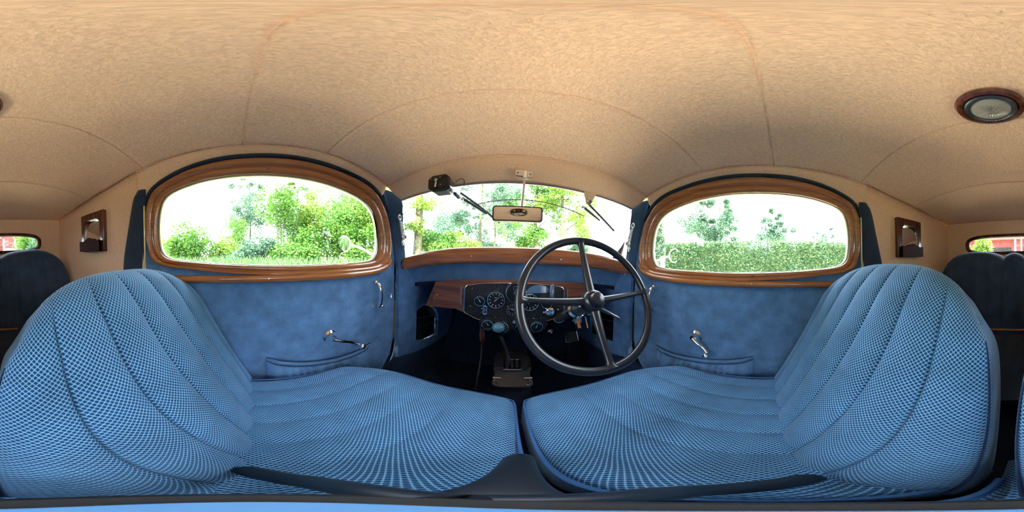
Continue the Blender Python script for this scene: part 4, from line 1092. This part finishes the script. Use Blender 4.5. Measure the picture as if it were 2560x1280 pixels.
# ahead
tree('thick mossy tree trunk at the left edge of the windscreen', 1043, 6.5, .19, 9.0, [(.1, 3.2, .8, .5, .12), (-.1, 2.3, .5, .4, .10), (.2, 6.5, 2.6, 1.8, .5)], 'leafC', 11500, .055, first=.45, branches=7, seed=5)
shrub('bright green bush right of the mossy trunk', 1095, 7.5, 570, 1.2, 'leafA', 18400, .055)
shrub('low sunlit bush left of the bare-branched tree', 1150, 9, 590, 1.3, 'leafC', 16099, .06)
tree('slender tree with long bare branches left of the interior mirror', 1200, 10, .10, 8.5, [(-1.4, 3.6, 1.0, .7, .25), (1.2, 5.2, 1.0, .8, .3), (-.4, 6.6, 1.6, .9, .3)], 'leafB', 5979, .06, branches=12, first=.22, seed=8)
tree('pair-stemmed thin tree below the interior mirror', 1235, 12, .07, 7.0, [(0, 4.6, 1.2, 1.2, .4)], 'leafB', 4140, .06, branches=10, first=.2, seed=11)
tree('leafy upright tree right of the interior mirror stem', 1338, 10, .13, 8.5, [(0, 2.6, 1.1, .9, .35), (.2, 5.2, 1.6, 1.2, .4)], 'leafA', 11500, .06, branches=13, first=.2, seed=13)
tree('straight tall tree with curved side branches, right of the interior mirror', 1402, 9, .13, 8.5, [(.9, 3.4, .8, .7, .2), (.4, 5.0, 1.4, 1.0, .4), (-1.0, 4.2, .8, .7, .2)], 'leafC', 9660, .055, branches=13, first=.28, seed=17)
tree('small far tree between the mirror tree and the left bush', 1170, 14, .06, 6.0, [(0, 3.6, 1.3, 1.0, .5)], 'leafB', 5060, .07, branches=8, seed=19)
shrub('low hazy bush under the interior mirror', 1225, 15, 595, 1.8, 'leafB', 10350, .08)
shrub('low green bush at the foot of the mirror tree', 1310, 12, 590, 1.5, 'leafA', 12649, .07)
shrub('small bush at the foot of the straight tall tree', 1440, 11, 600, 1.1, 'leafB', 8049, .07)
shrub('hazy mid-green tree mass far behind the left windscreen bushes', 1120, 20, 505, 3.2, 'leafB', 9000, .11)
shrub('hazy light green tree mass far behind the interior mirror', 1265, 24, 470, 4.2, 'leafA', 12000, .12)
shrub('far yellow-green tree mass right of the straight tall tree', 1450, 22, 520, 2.6, 'leafC', 7000, .11)
# right of the car: clipped hedge and trees beyond
def hedge(label, x0, x1, y0, y1, h, n):
    t = thing('hedge', label, 'hedge', ((x0 + x1) / 2, (y0 + y1) / 2, GZ))
    b = MB(); b.box(((x0 + x1) / 2, (y0 + y1) / 2, GZ + h / 2 - .02), ((x1 - x0) / 2 - .12, (y1 - y0) / 2 - .1, h / 2 - .12)); b.build('core', 'leafD', t)
    a = np.stack([rng.uniform(x0, x1, n), rng.uniform(y0, y1, n), rng.uniform(0, h, n)], 1)
    face = rng.random(n); bmp = .05 * np.sin(a[:, 1] * 5) * np.sin(a[:, 2] * 6)
    m1 = face < .68; a[m1, 0] = x0 + np.abs(rng.normal(0, .07, m1.sum())) + bmp[m1]
    m2 = (face >= .68) & (face < .9); a[m2, 2] = h - np.abs(rng.normal(0, .06, m2.sum())) + rng.normal(0, .02, m2.sum())
    m3 = face >= .9; a[m3, 1] = np.where(rng.random(m3.sum()) < .5, y0, y1)
    a[:, 2] += GZ; leaf_mesh('leaves', 'leafD', t, a, .036)
    return t
hedge('long clipped green hedge outside the right door', 4.2, 5.2, -5.5, 3.2, 1.72, 42000)
tree('ivy-grey trunk at the front edge of the right window', 1652, 4.0, .14, 6.5, [(0, 1.6, .22, .9, .5), (.5, 3.4, .8, .6, .4), (0, 5, 1.6, 1.0, .4)], 'leafB', 4500, .04, first=.5, branches=6, seed=23, bark='barkpale')
tree('sparse blue-green tree above the front half of the hedge', 1800, 9, .06, 4.8, [(0, 2.8, 1.3, 1.5, .9), (-1.4, 3.4, 1.2, 1.0, .5)], 'leafB', 6500, .06, branches=8, seed=29)
tree('sparse pale tree above the middle of the hedge', 1935, 11, .06, 4.6, [(0, 2.8, 1.5, 1.3, .9)], 'leafB', 5000, .07, branches=8, seed=31)
tree('thin small tree above the rear end of the hedge', 2065, 12, .05, 3.6, [(0, 2.8, .8, .6, .6)], 'leafB', 900, .07, branches=7, seed=37)
# behind: red shed, shrubs
shrub('green shrub seen through the right end of the rear window', 2447, 5.0, 575, .45, 'leafC', 4000, .04)
shrub('dark leafy shrub seen through the left end of the rear window', 66, 7.0, 560, .75, 'leafA', 6000, .05)
shrub('blue-green bush at the far left corner of the rear window', 92, 6.5, 590, .55, 'leafB', 4000, .05)
t = thing('shed', 'long red shed with white posts behind the car', 'building', (.8, -11, GZ))
b = MB(); b.box((3.0, -11.5, GZ + 1.55), (3.0, 1.2, 1.55)); b.build('wall', 'redbrick', t)
b = MB(); b.box((-1.6, -12.0, GZ + 1.4), (1.5, 1.2, 1.4)); b.build('wall', 'redbrick', t)
b = MB(); b.add([(-.3, -9.8, GZ + 2.3), (6.2, -9.8, GZ + 2.3), (6.2, -12.8, GZ + 3.6), (-.3, -12.8, GZ + 3.6)], [(0, 1, 2, 3)]); o = b.build('roof', 'redroof', t)
so = o.modifiers.new('thick', 'SOLIDIFY'); so.thickness = .08
b = MB(); b.plate([(-2.0 + 0, GZ + .9), (-.4, GZ + .9), (-.4, GZ + 1.7), (-2.0, GZ + 1.7)], lambda a, z, h: (a, -10.75 + h, z), 0, .03); b.build('window', 'winglass', t)
b = MB(); b.plate([(.6, GZ + 1.25), (3.8, GZ + 1.25), (3.8, GZ + 1.75), (.6, GZ + 1.75)], lambda a, z, h: (a, -10.25 + h, z), 0, .03); b.build('window', 'darkvoid', t)
for x in (-2.4, -1.9, -1.2, -.45, .35, 2.2):
    b = MB(); b.box((x, -10.15 if x > 0 else -10.7, GZ + 1.15), (.06, .06, 1.15)); b.build('post', 'white', t)
